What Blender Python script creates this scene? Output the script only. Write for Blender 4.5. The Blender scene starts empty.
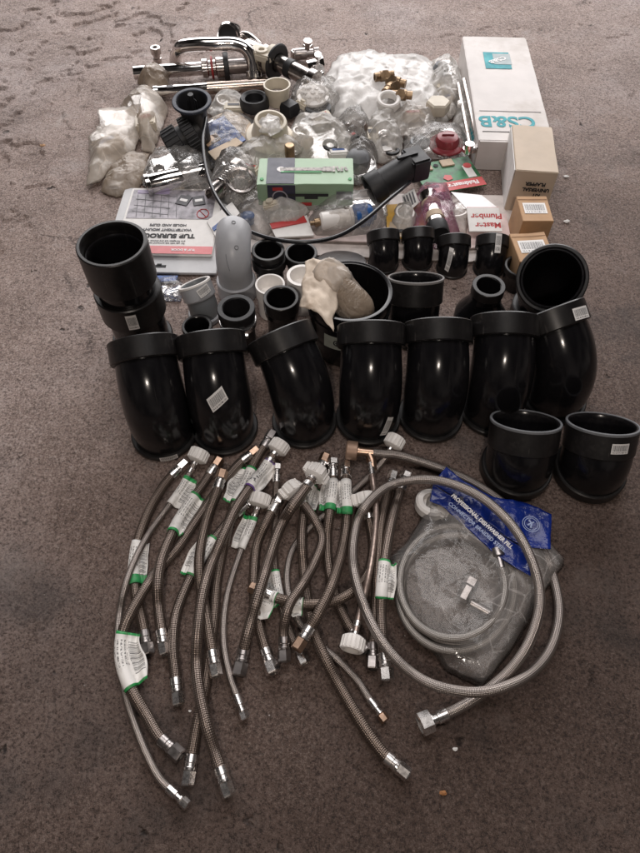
import bpy, bmesh, math, random
import numpy as np
from mathutils import Vector, Matrix, noise, Quaternion
S = bpy.context.scene
COL = S.collection
PI = math.pi
# ---------------------------------------------------------------- camera, light, exposure
CAMH, PITCH, FPX = 0.95, math.radians(56), 644.0
cam = bpy.data.objects.new('camera', bpy.data.cameras.new('camera')); COL.objects.link(cam)
cam.location = (0, 0, CAMH); cam.rotation_euler = (PI/2 - PITCH, 0, 0)
cam.data.sensor_fit = 'VERTICAL'; cam.data.sensor_height = 24.0
cam.data.lens = 24.0 * FPX / 853.0
cam.data.clip_end = 60; cam.data.clip_start = 0.02
S.camera = cam
W = bpy.data.worlds.new('World'); S.world = W; W.use_nodes = True
# dim surroundings of the doorway: paler near the horizon, with broad lighter and darker zones
_t = W.node_tree; _bg = _t.nodes['Background']; _co = _t.nodes.new('ShaderNodeTexCoord')
_sx = _t.nodes.new('ShaderNodeSeparateXYZ'); _t.links.new(_co.outputs['Generated'], _sx.inputs[0])
_ns = _t.nodes.new('ShaderNodeTexNoise'); _ns.inputs['Scale'].default_value = 2.6; _ns.inputs['Detail'].default_value = 3; _t.links.new(_co.outputs['Generated'], _ns.inputs['Vector'])
_r1 = _t.nodes.new('ShaderNodeValToRGB'); _t.links.new(_sx.outputs[2], _r1.inputs[0])
_e = _r1.color_ramp.elements; _e[0].position = 0.0; _e[0].color = (.20, .175, .165, 1); _e[1].position = .75; _e[1].color = (.030, .026, .025, 1)
_x = _e.new(.25); _x.color = (.13, .115, .11, 1)
_r2 = _t.nodes.new('ShaderNodeValToRGB'); _t.links.new(_ns.outputs['Fac'], _r2.inputs[0])
_e = _r2.color_ramp.elements; _e[0].position = .42; _e[0].color = (.12, .12, .12, 1); _e[1].position = .60; _e[1].color = (1.9, 1.85, 1.8, 1)
_m = _t.nodes.new('ShaderNodeMix'); _m.data_type = 'RGBA'; _m.blend_type = 'MULTIPLY'; _m.inputs[0].default_value = 1
_t.links.new(_r1.outputs[0], _m.inputs[6]); _t.links.new(_r2.outputs[0], _m.inputs[7]); _t.links.new(_m.outputs[2], _bg.inputs[0])
_bg.inputs[1].default_value = 0.50
def area(name, loc, target, sx, sy, power, color):
    L = bpy.data.lights.new(name, 'AREA'); L.shape = 'RECTANGLE'; L.size = sx; L.size_y = sy
    L.energy = power; L.color = color
    o = bpy.data.objects.new(name, L); COL.objects.link(o); o.location = loc
    o.rotation_euler = (Vector(target) - Vector(loc)).to_track_quat('-Z', 'Y').to_euler()
    return o
area('doorway_light', (0.1, 3.9, 1.65), (0, 0.9, 0.1), 4.6, 2.2, 160, (1.0, 0.97, 0.97))
area('ceiling_lamp', (-0.1, -1.0, 1.75), (0, 0.7, 0), 0.10, 0.10, 11.0, (1.0, 0.88, 0.78))
area('overhead_fill_light', (0.1, 0.95, 2.4), (0.1, 0.9, 0), 1.9, 1.1, 25.0, (1.0, 0.95, 0.93))  # unseen area light added overhead, brightens nut facets and upward faces
S.view_settings.view_transform = 'Standard'; S.view_settings.look = 'None'
S.view_settings.exposure = 0.0; S.view_settings.gamma = 1.0

def at(px, py, z=0.0):
    """world point seen at photo pixel (px,py) at height z"""
    dx = (px - 320.0) / FPX; dy = -(py - 426.5) / FPX
    d = Vector((dx, math.cos(PITCH) + dy*math.sin(PITCH), -math.sin(PITCH) + dy*math.cos(PITCH)))
    t = (z - CAMH) / d.z
    return Vector((d.x*t, d.y*t, z))
# ---------------------------------------------------------------- materials
MATS = {}
class NT:
    def __init__(s, name):
        s.m = bpy.data.materials.new(name); s.m.use_nodes = True
        s.t = s.m.node_tree; s.t.nodes.clear()
        s.out = s.n('ShaderNodeOutputMaterial')
    def n(s, typ, **kw):
        nd = s.t.nodes.new(typ)
        for k, v in kw.items():
            if k.startswith('i_'):
                key = k[2:].replace('_', ' ')
                nd.inputs[key].default_value = v
            else: setattr(nd, k, v)
        return nd
    def l(s, a, b): s.t.links.new(a, b)
    def coord(s, kind='Object'): return s.n('ShaderNodeTexCoord').outputs[kind]
    def noise(s, vec, scale, detail=4, rough=.55):
        nd = s.n('ShaderNodeTexNoise'); nd.inputs['Scale'].default_value = scale
        nd.inputs['Detail'].default_value = detail; nd.inputs['Roughness'].default_value = rough
        s.l(vec, nd.inputs['Vector']); return nd.outputs['Fac']
    def ramp(s, fac, stops, interp='LINEAR'):
        r = s.n('ShaderNodeValToRGB'); r.color_ramp.interpolation = interp
        e = r.color_ramp.elements
        while len(e) > 1: e.remove(e[0])
        e[0].position, e[0].color = stops[0][0], c4(stops[0][1])
        for p, c in stops[1:]:
            x = e.new(p); x.color = c4(c)
        s.l(fac, r.inputs[0]); return r.outputs[0]
    def math(s, op, a, b=None, clamp=False):
        nd = s.n('ShaderNodeMath', operation=op); nd.use_clamp = clamp
        for i, v in enumerate((a, b)):
            if v is None: continue
            if isinstance(v, (int, float)): nd.inputs[i].default_value = v
            else: s.l(v, nd.inputs[i])
        return nd.outputs[0]
    def mix(s, fac, a, b, blend='MIX'):
        nd = s.n('ShaderNodeMix', data_type='RGBA', blend_type=blend)
        for i, v in ((0, fac), (6, a), (7, b)):
            if isinstance(v, (int, float)): nd.inputs[i].default_value = v
            elif isinstance(v, tuple): nd.inputs[i].default_value = c4(v)
            else: s.l(v, nd.inputs[i])
        return nd.outputs[2]
    def bump(s, h, strength, dist, normal=None):
        b = s.n('ShaderNodeBump'); b.inputs['Strength'].default_value = strength
        b.inputs['Distance'].default_value = dist; s.l(h, b.inputs['Height'])
        if normal is not None: s.l(normal, b.inputs['Normal'])
        return b.outputs[0]
    def pbr(s, color, rough=.5, metal=0., normal=None, **kw):
        p = s.n('ShaderNodeBsdfPrincipled')
        for key, v in (('Base Color', color), ('Roughness', rough), ('Metallic', metal)):
            if isinstance(v, (int, float)): p.inputs[key].default_value = v
            elif isinstance(v, tuple): p.inputs[key].default_value = c4(v)
            else: s.l(v, p.inputs[key])
        if normal is not None: s.l(normal, p.inputs['Normal'])
        for k, v in kw.items(): p.inputs[k.replace('_', ' ')].default_value = v
        s.l(p.outputs[0], s.out.inputs[0]); return p
def c4(c): return (c[0], c[1], c[2], 1.0) if len(c) == 3 else tuple(c)

def plain(name, col, rough=.5, metal=0., var=.12, nscale=40, bump=.15, bscale=220, bdist=.0006, wear=None, **kw):
    if name in MATS: return MATS[name]
    t = NT(name); co = t.coord()
    n = t.noise(co, nscale, 5)
    dark = tuple(c*(1-var*2) for c in col); lite = tuple(min(1, c*(1+var*1.6)) for c in col)
    c = t.ramp(n, [(.25, dark), (.5, col), (.78, lite)])
    if wear:
        w = t.noise(co, nscale*.35, 8, .7)
        c = t.mix(t.ramp(w, [(.52, (0, 0, 0)), (.68, (1, 1, 1))]), c, wear)
    rr = t.math('ADD', t.math('MULTIPLY', t.noise(co, nscale*1.7, 4), .22), rough-.11, True)
    nb = t.bump(t.noise(co, bscale, 3), bump, bdist)
    t.pbr(c, rr, metal, nb, **kw); MATS[name] = t.m; return t.m

def abs_mat(name, base, rough, dust):
    t = NT(name); co = t.coord()
    n1 = t.noise(co, 9, 6, .65); n2 = t.noise(co, 120, 4, .7)
    d = t.math('MULTIPLY', t.ramp(n1, [(.42, (0, 0, 0)), (.75, (1, 1, 1))]), t.ramp(n2, [(.45, (.2, .2, .2)), (.7, (1, 1, 1))]))
    # fine scratches stretched along one axis
    mp = t.n('ShaderNodeMapping'); mp.inputs['Scale'].default_value = (260, 30, 18); mp.inputs['Rotation'].default_value = (.5, .3, .7)
    t.l(co, mp.inputs[0]); sc = t.noise(mp.outputs[0], 1.0, 2, .5)
    s2 = t.ramp(sc, [(.66, (0, 0, 0)), (.72, (1, 1, 1))])
    f = t.math('ADD', t.math('MULTIPLY', d, dust), t.math('MULTIPLY', s2, dust*.5), True)
    spk = t.noise(co, 420, 2, .5)
    f = t.math('ADD', f, t.math('MULTIPLY', t.ramp(spk, [(.70, (0, 0, 0)), (.76, (1, 1, 1))]), dust*1.2), True)
    c = t.mix(f, base, (.16, .14, .13))
    rr = t.math('ADD', t.math('MULTIPLY', n1, .22), t.math('ADD', t.math('MULTIPLY', f, .4), rough-.1), True)
    nb = t.bump(t.noise(co, 28, 3), .12, .002)
    t.pbr(c, rr, 0, nb); return t.m
ABS = abs_mat('black_pipe_plastic', (.0068, .0064, .0075), .18, .10)
ABSHUB = abs_mat('black_hub_plastic', (.0085, .0076, .0078), .36, .22)
ABSIN = plain('black_inner', (.008, .008, .009), .45, bump=.05)
def braid_mat(name, ca, cb, su=24, rough=.36):
    t = NT(name); uv = t.n('ShaderNodeTexCoord').outputs['UV']
    sp = t.n('ShaderNodeSeparateXYZ'); t.l(uv, sp.inputs[0])
    # u: turns 0..1 (scaled in mesh to be isotropic), v: metres
    a = t.math('ADD', sp.outputs[0], sp.outputs[1]); b = t.math('SUBTRACT', sp.outputs[0], sp.outputs[1])
    wa = t.math('SINE', t.math('MULTIPLY', a, 2*PI)); wb = t.math('SINE', t.math('MULTIPLY', b, 2*PI))
    h = t.math('MULTIPLY', wa, wb)
    hh = t.math('ADD', t.math('MULTIPLY', h, .5), .5)
    n = t.noise(t.coord(), 35, 4)
    col = t.mix(hh, cb, ca)
    col = t.mix(t.math('MULTIPLY', n, .5), col, tuple(x*.45 for x in ca))
    nb = t.bump(hh, .55, .0012)
    t.pbr(col, rough, .85, nb); return t.m
BRAID = braid_mat('steel_braid', (.42, .34, .295), (.045, .033, .028), rough=.33)
BRAIDW = braid_mat('steel_braid_warm', (.36, .285, .24), (.04, .028, .023), rough=.36)
BRAIDL = braid_mat('bright_fine_braid', (.58, .52, .48), (.22, .18, .165), rough=.30)
BRAIDP = braid_mat('pale_nylon_braid', (.50, .47, .44), (.30, .27, .25), rough=.45)
CHROME = plain('chrome', (.80, .78, .77), .10, 1., var=.03, bump=.02)
CHROMED = plain('worn_chrome', (.50, .46, .44), .20, 1., var=.18, nscale=60, bump=.12, wear=(.22, .17, .14))
STEEL = plain('nut_steel', (.82, .79, .77), .27, 1., var=.1, nscale=90, bump=.05)
STEELD = plain('shaded_dark_steel', (.40, .37, .36), .34, 1., var=.2, nscale=90, bump=.08)  # darker steel: shadow on some hose nuts put into the colour
COPPER = plain('brass_copper', (.44, .30, .22), .32, .95, var=.15, nscale=80)
BRASS = plain('old_brass', (.34, .24, .15), .4, .9, var=.25, nscale=70, bump=.2)
WPLAS = plain('white_plastic', (.84, .81, .78), .42, 0., var=.04, bump=.05)
CREAM = plain('cream_plastic', (.60, .54, .44), .48, 0., var=.06, bump=.06)
GREYP = plain('grey_plastic', (.40, .405, .425), .36, 0., var=.07, nscale=20, bump=.05)
GREYP2 = plain('dark_grey_plastic', (.17, .18, .19), .42, 0., var=.08, nscale=20)
RUBBER = plain('black_rubber', (.014, .014, .016), .5, 0., var=.2, bump=.1)
RUBBERG = plain('grey_rubber', (.15, .155, .165), .6, 0., var=.15, bump=.1)
NAVY = plain('dark_blue_rubber', (.018, .024, .042), .5, 0., var=.1)
REDP = plain('red_rubber', (.22, .028, .036), .32, 0., var=.12)
REDRING = plain('red_ring', (.36, .03, .03), .45)
BLUEP = plain('blue_plastic', (.025, .10, .30), .32, 0., var=.1)
INK = plain('black_ink', (.02, .02, .022), .7)
INKG = plain('grey_ink', (.13, .13, .14), .7)
INKW = plain('white_ink', (.85, .83, .83), .6)
INKR = plain('red_ink', (.42, .03, .03), .6)
INKT = plain('teal_ink', (.0, .28, .33), .6, wear=(.05, .42, .46))
PAPW = plain('white_paper', (.74, .72, .70), .62, var=.05, bump=.1, bscale=60, bdist=.001)
CARDW = plain('white_carton', (.64, .60, .58), .55, var=.08, nscale=9, bump=.25, bscale=22, bdist=.003, wear=(.47, .42, .38))
CARDT = plain('tan_carton', (.56, .46, .36), .65, var=.06, nscale=14, bump=.2, bscale=60, bdist=.001)
CARDK = plain('kraft_carton', (.46, .28, .15), .7, var=.08, nscale=25, bump=.2, bscale=160)
KRAFTP = plain('kraft_paper', (.46, .36, .26), .65, var=.12, nscale=30, bump=.3, bscale=60, bdist=.001)
GREENB = plain('mint_green_carton', (.30, .44, .29), .42, var=.06, nscale=10, bump=.15, bscale=40, bdist=.001)
NAVYINK = plain('navy_print', (.018, .02, .045), .42)
GREENP = plain('green_print', (.02, .14, .05), .42, var=.5, nscale=60)
REDB = plain('red_print', (.50, .045, .045), .45, var=.07)
PINKR = plain('faded_red_print', (.62, .17, .18), .45, var=.06)
YELL = plain('yellow_print', (.62, .36, .06), .45, var=.1)
PINK = plain('magenta_film', (.42, .05, .16), .3, var=.15)
BLUEPR = plain('blue_print', (.03, .09, .30), .42, var=.4, nscale=70)
PHOTO = plain('grey_photo_print', (.27, .25, .28), .4, var=.45, nscale=55, bump=.02)
PHOTOB = plain('brown_photo_print', (.30, .19, .11), .4, var=.5, nscale=60)
BLUEFILM = plain('blue_film', (.006, .022, .19), .24, 0., var=.3, nscale=18, bump=.5, bscale=70, bdist=.004)
GREEN = plain('green_label_print', (.04, .30, .09), .5)
PURP = plain('purple_label_print', (.13, .06, .26), .5)
RUST = plain('rust_chip', (.36, .16, .06), .8)

def film(name, col, body, rough=.22, bscale=45):
    """thin plastic film: part see-through, part milky, with its own gloss"""
    if name in MATS: return MATS[name]
    t = NT(name); co = t.coord()
    n1 = t.noise(co, bscale, 6, .6); n2 = t.noise(co, bscale*3.2, 4, .6)
    r1 = t.math('ABSOLUTE', t.math('SUBTRACT', n1, .5)); r2 = t.math('ABSOLUTE', t.math('SUBTRACT', n2, .5))
    nb = t.bump(r1, .5, .004); nb = t.bump(r2, .35, .0015, nb)
    def edges(sc, wdt):
        vo = t.n('ShaderNodeTexVoronoi', feature='DISTANCE_TO_EDGE'); vo.inputs['Scale'].default_value = sc
        wm = t.n('ShaderNodeMix', data_type='VECTOR'); wm.inputs[0].default_value = .10
        nn = t.n('ShaderNodeTexNoise'); nn.inputs['Scale'].default_value = sc*.22; nn.inputs['Detail'].default_value = 1; t.l(co, nn.inputs['Vector'])
        t.l(co, wm.inputs[4]); t.l(nn.outputs['Color'], wm.inputs[5]); t.l(wm.outputs[1], vo.inputs['Vector'])
        return vo.outputs['Distance'], t.ramp(vo.outputs['Distance'], [(.0, (1, 1, 1)), (wdt, (0, 0, 0))])
    d1, e1 = edges(bscale*1.5, .045); d2, e2 = edges(bscale*4.5, .05)
    nb = t.bump(d1, .5, .0045); nb = t.bump(d2, .4, .0012, nb)
    gate = t.ramp(n1, [(.46, (0, 0, 0)), (.60, (1, 1, 1))])
    crease = t.math('MULTIPLY', t.math('ADD', t.math('MULTIPLY', e1, .24), t.math('MULTIPLY', e2, .08)), gate)
    tr = t.n('ShaderNodeBsdfTransparent'); tr.inputs[0].default_value = (.97, .96, .95, 1)
    df = t.n('ShaderNodeBsdfDiffuse'); df.inputs[0].default_value = c4(col); t.l(nb, df.inputs['Normal'])
    tl = t.n('ShaderNodeBsdfTranslucent'); tl.inputs[0].default_value = c4(col); t.l(nb, tl.inputs['Normal'])
    gl = t.n('ShaderNodeBsdfGlossy'); gl.inputs['Roughness'].default_value = rough; t.l(nb, gl.inputs['Normal'])
    m0 = t.n('ShaderNodeMixShader'); m0.inputs[0].default_value = .25; t.l(df.outputs[0], m0.inputs[1]); t.l(tl.outputs[0], m0.inputs[2])
    m1 = t.n('ShaderNodeMixShader'); t.l(tr.outputs[0], m1.inputs[1]); t.l(m0.outputs[0], m1.inputs[2])
    f = t.math('ADD', t.math('MULTIPLY', t.noise(co, bscale*.8, 6, .65), .5), body-.25, True); f = t.math('ADD', f, crease, True); t.l(f, m1.inputs[0])
    fr = t.n('ShaderNodeFresnel'); fr.inputs[0].default_value = 1.38; t.l(nb, fr.inputs['Normal'])
    m2 = t.n('ShaderNodeMixShader'); t.l(fr.outputs[0], m2.inputs[0]); t.l(m1.outputs[0], m2.inputs[1]); t.l(gl.outputs[0], m2.inputs[2])
    t.l(m2.outputs[0], t.out.inputs[0]); MATS[name] = t.m; return t.m
CLEAR = film('clear_film', (.93, .90, .87), .20, .22, 26)
CLEARD = film('clear_film_dull', (.88, .83, .80), .13, .13, 16)
MILKY = film('milky_film', (.95, .91, .86), .42, .28, 24)
WHITEBAG = film('white_bag_film', (.90, .87, .84), .66, .3, 16)
TANBAG = film('beige_bag_film', (.80, .70, .60), .50, .3, 15)
TANBAG2 = film('brown_bag_film', (.42, .33, .25), .70, .3, 40)
PINKF = film('pink_film', (.65, .25, .42), .35, .2)

def barcode_mat(name, paper=(.74, .72, .70), lo=.28, hi=.95, freq=46):
    t = NT(name); uv = t.n('ShaderNodeTexCoord').outputs['UV']
    sp = t.n('ShaderNodeSeparateXYZ'); t.l(uv, sp.inputs[0])
    cb = t.n('ShaderNodeCombineXYZ'); t.l(sp.outputs[0], cb.inputs[0])
    bars = t.math('GREATER_THAN', t.noise(cb.outputs[0], freq, 2, .8), .5)
    box = t.math('MULTIPLY', t.math('GREATER_THAN', sp.outputs[1], lo), t.math('LESS_THAN', sp.outputs[1], hi-.1))
    bx = t.math('MULTIPLY', t.math('GREATER_THAN', sp.outputs[0], .07), t.math('LESS_THAN', sp.outputs[0], .93))
    m = t.math('MULTIPLY', t.math('MULTIPLY', bars, box), bx)
    cc = t.n('ShaderNodeMapping'); cc.inputs['Scale'].default_value = (freq*1.2, 3, 1); t.l(uv, cc.inputs[0])
    tx = t.math('MULTIPLY', t.math('GREATER_THAN', t.noise(cc.outputs[0], 1, 2), .52), t.math('MULTIPLY', t.math('LESS_THAN', sp.outputs[1], .2), t.math('GREATER_THAN', sp.outputs[1], .08)))
    m = t.math('MAXIMUM', m, t.math('MULTIPLY', tx, bx))
    c = t.mix(m, paper, (.03, .03, .035)); t.pbr(c, .5); return t.m
BARCODE = barcode_mat('barcode_sticker')
def tag_mat(name, edge, mode):
    t = NT(name); uv = t.n('ShaderNodeTexCoord').outputs['UV']
    sp = t.n('ShaderNodeSeparateXYZ'); t.l(uv, sp.inputs[0]); U, V = sp.outputs[0], sp.outputs[1]
    def band(x, a, b): return t.math('MULTIPLY', t.math('GREATER_THAN', x, a), t.math('LESS_THAN', x, b))
    rows = t.math('GREATER_THAN', t.math('SINE', t.math('MULTIPLY', U, 62)), .1)
    cc = t.n('ShaderNodeMapping'); cc.inputs['Scale'].default_value = (9, 24, 1); t.l(uv, cc.inputs[0])
    wr = t.math('GREATER_THAN', t.noise(cc.outputs[0], 1.3, 3, .7), .5)
    txt = t.math('MULTIPLY', t.math('MULTIPLY', rows, wr), t.math('MULTIPLY', band(V, .16, .62), band(U, .08, .62)))
    cb = t.n('ShaderNodeCombineXYZ'); t.l(V, cb.inputs[0])
    bars = t.math('MULTIPLY', t.math('GREATER_THAN', t.noise(cb.outputs[0], 44, 2, .8), .5), t.math('MULTIPLY', band(U, .62, .94), band(V, .2, .8)))
    big = t.math('MULTIPLY', t.math('GREATER_THAN', t.noise(cc.outputs[0], .6, 2, .5), .53), t.math('MULTIPLY', band(V, .64, .84), band(U, .15, .55)))
    m = t.math('MAXIMUM', txt, bars if mode else big)
    c = t.mix(t.math('MULTIPLY', m, .85), (.88, .86, .83), (.05, .05, .055))
    e = t.math('MAXIMUM', t.math('LESS_THAN', V, .055), t.math('GREATER_THAN', V, .95))
    if mode == 2: e = t.math('LESS_THAN', V, .11)
    if mode == 3: e = t.math('GREATER_THAN', V, .80)
    e2 = t.math('MULTIPLY', e, 1.0)
    c = t.mix(e2, c, edge)
    c = t.mix(t.math('MULTIPLY', t.ramp(t.noise(t.coord(), 90, 5), [(.5, (0, 0, 0)), (.8, (1, 1, 1))]), .5), c, (.35, .31, .28))
    t.pbr(c, .45, 0, t.bump(t.noise(t.coord(), 120, 3), .4, .001)); return t.m
TAG0 = tag_mat('green_edged_tag', (.03, .33, .09), 1)
TAG1 = tag_mat('green_tipped_tag', (.03, .36, .10), 2)
TAG2 = tag_mat('purple_tipped_tag', (.15, .07, .30), 0)
TAG3 = tag_mat('green_headed_tag', (.04, .34, .11), 3)
TAGT = tag_mat('plain_edged_tag', (.03, .30, .09), 0)

def floor_mat():
    t = NT('concrete_floor'); co = t.coord()
    sx = t.n('ShaderNodeSeparateXYZ'); t.l(co, sx.inputs[0])
    big = t.noise(co, 1.3, 6, .6); mid = t.noise(co, 4.6, 9, .70); gr = t.noise(co, 250, 4, .75); gr2 = t.noise(co, 620, 2, .7)
    c = t.ramp(big, [(.34, (.30, .215, .180)), (.5, (.365, .275, .242)), (.66, (.42, .35, .335))])
    c = t.mix(t.math('MULTIPLY', t.ramp(mid, [(.42, (1, 1, 1)), (.54, (0, 0, 0))]), .72), c, (.215, .150, .125))
    c = t.mix(t.math('MULTIPLY', t.ramp(gr, [(.40, (1, 1, 1)), (.47, (0, 0, 0))]), .85), c, (.075, .050, .042))
    c = t.mix(t.math('MULTIPLY', t.ramp(gr, [(.55, (0, 0, 0)), (.62, (1, 1, 1))]), .60), c, (.64, .53, .48))
    c = t.mix(t.math('MULTIPLY', t.ramp(gr2, [(.60, (0, 0, 0)), (.66, (1, 1, 1))]), .6), c, (.70, .62, .58))
    # greasy patches, most of them near the lower right corner
    patch_noise = t.noise(co, 2.4, 5, .6)
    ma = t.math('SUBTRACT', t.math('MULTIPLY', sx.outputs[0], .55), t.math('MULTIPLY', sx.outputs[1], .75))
    ma = t.math('ADD', ma, t.math('MULTIPLY', patch_noise, 1.15)); ma = t.math('ADD', ma, .34)
    gl = t.noise(co, 5.2, 5, .6)
    c = t.mix(t.math('MULTIPLY', t.math('MULTIPLY', t.ramp(gl, [(.54, (0, 0, 0)), (.66, (1, 1, 1))]), t.ramp(ma, [(.0, (.25, .25, .25)), (.5, (1, 1, 1))])), .5), c, (.085, .080, .082))
    # pits
    vo = t.n('ShaderNodeTexVoronoi'); vo.inputs['Scale'].default_value = 19; vo.inputs['Randomness'].default_value = 1
    wv = t.n('ShaderNodeMix', data_type='VECTOR'); wv.inputs[0].default_value = .03
    nz = t.n('ShaderNodeTexNoise'); nz.inputs['Scale'].default_value = 60; t.l(co, nz.inputs['Vector'])
    t.l(co, wv.inputs[4]); t.l(nz.outputs['Color'], wv.inputs[5]); t.l(wv.outputs[1], vo.inputs['Vector'])
    pm = t.math('GREATER_THAN', t.noise(co, 11, 2), .56)
    pit = t.math('MULTIPLY', t.ramp(vo.outputs['Distance'], [(.07, (1, 1, 1)), (.15, (0, 0, 0))]), pm)
    c = t.mix(t.math('MULTIPLY', pit, .9), c, (.028, .020, .017))
    cv = t.n('ShaderNodeTexVoronoi', feature='DISTANCE_TO_EDGE'); cv.inputs['Scale'].default_value = 2.3
    wc = t.n('ShaderNodeMix', data_type='VECTOR'); wc.inputs[0].default_value = .16
    nc = t.n('ShaderNodeTexNoise'); nc.inputs['Scale'].default_value = 4.5; nc.inputs['Detail'].default_value = 9; nc.inputs['Roughness'].default_value = .68; t.l(co, nc.inputs['Vector'])
    t.l(co, wc.inputs[4]); t.l(nc.outputs['Color'], wc.inputs[5]); t.l(wc.outputs[1], cv.inputs['Vector'])
    cm = t.ramp(t.noise(co, 3.1, 3), [(.56, (0, 0, 0)), (.62, (1, 1, 1))])
    ck = t.math('MULTIPLY', t.ramp(cv.outputs['Distance'], [(.0, (1, 1, 1)), (.006, (0, 0, 0))]), cm)
    c = t.mix(t.math('MULTIPLY', ck, .5), c, (.045, .033, .029))
    sp = t.noise(co, 105, 7, .85)
    c = t.mix(t.math('MULTIPLY', t.ramp(sp, [(.38, (1, 1, 1)), (.47, (0, 0, 0))]), .72), c, (.080, .056, .049))
    c = t.mix(t.math('MULTIPLY', t.ramp(sp, [(.55, (0, 0, 0)), (.64, (1, 1, 1))]), .55), c, (.54, .47, .44))
    # bare stone colour where the surface has flaked (low spots), pale scuffs
    low = t.ramp(sx.outputs[2], [(.0, (0, 0, 0)), (1, (0, 0, 0))])
    scf = t.noise(co, 4.5, 8, .75)
    c = t.mix(t.math('MULTIPLY', t.ramp(scf, [(.56, (0, 0, 0)), (.68, (1, 1, 1))]), .42), c, (.54, .49, .475))
    # slab colour multiplied darker towards the near right, unevenly; grain still shows
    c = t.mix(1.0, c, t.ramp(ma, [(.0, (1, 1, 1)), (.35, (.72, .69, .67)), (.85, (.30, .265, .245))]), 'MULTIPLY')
    h2 = t.math('SUBTRACT', t.math('ADD', t.math('MULTIPLY', gr, .6), t.math('MULTIPLY', sp, .9)), t.math('ADD', t.math('MULTIPLY', pit, 1.4), t.math('MULTIPLY', ck, .8)))
    n = t.bump(h2, .9, .0042); n = t.bump(gr2, .5, .0008, n)
    rr = t.math('ADD', t.math('MULTIPLY', mid, .35), .42)
    t.pbr(c, rr, 0, n, **{'Specular_IOR_Level': .35}); return t.m
# ---------------------------------------------------------------- object helpers
def tagit(o, label=None, cat=None, group=None, kind=None):
    if label: o['label'] = label
    if cat: o['category'] = cat
    if group: o['group'] = group
    if kind: o['kind'] = kind
    return o
def thing(name, label, cat, loc=(0, 0, 0), yaw=0, group=None, tilt=(0, 0)):
    o = bpy.data.objects.new(name, None); o.empty_display_size = .02; COL.objects.link(o)
    o.location = loc; o.rotation_euler = (tilt[0], tilt[1], yaw)
    return tagit(o, label, cat, group)
def mesh(name, verts, faces, mat, parent=None, uvs=None, smooth=True, sharp=35, label=None):
    me = bpy.data.meshes.new(name); me.from_pydata([tuple(v) for v in verts], [], faces); me.validate()
    if uvs is not None:
        ul = me.uv_layers.new(name='UVMap')
        for p in me.polygons:
            for li in p.loop_indices: ul.data[li].uv = uvs[me.loops[li].vertex_index]
    bm = bmesh.new(); bm.from_mesh(me)
    bmesh.ops.recalc_face_normals(bm, faces=bm.faces); bm.to_mesh(me); bm.free()
    me.materials.append(mat)
    if smooth:
        me.polygons.foreach_set('use_smooth', [True]*len(me.polygons))
        me.set_sharp_from_angle(angle=math.radians(sharp))
    o = bpy.data.objects.new(name, me); COL.objects.link(o)
    if parent is not None: o.parent = parent
    if label: o['label'] = label
    return o
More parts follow.
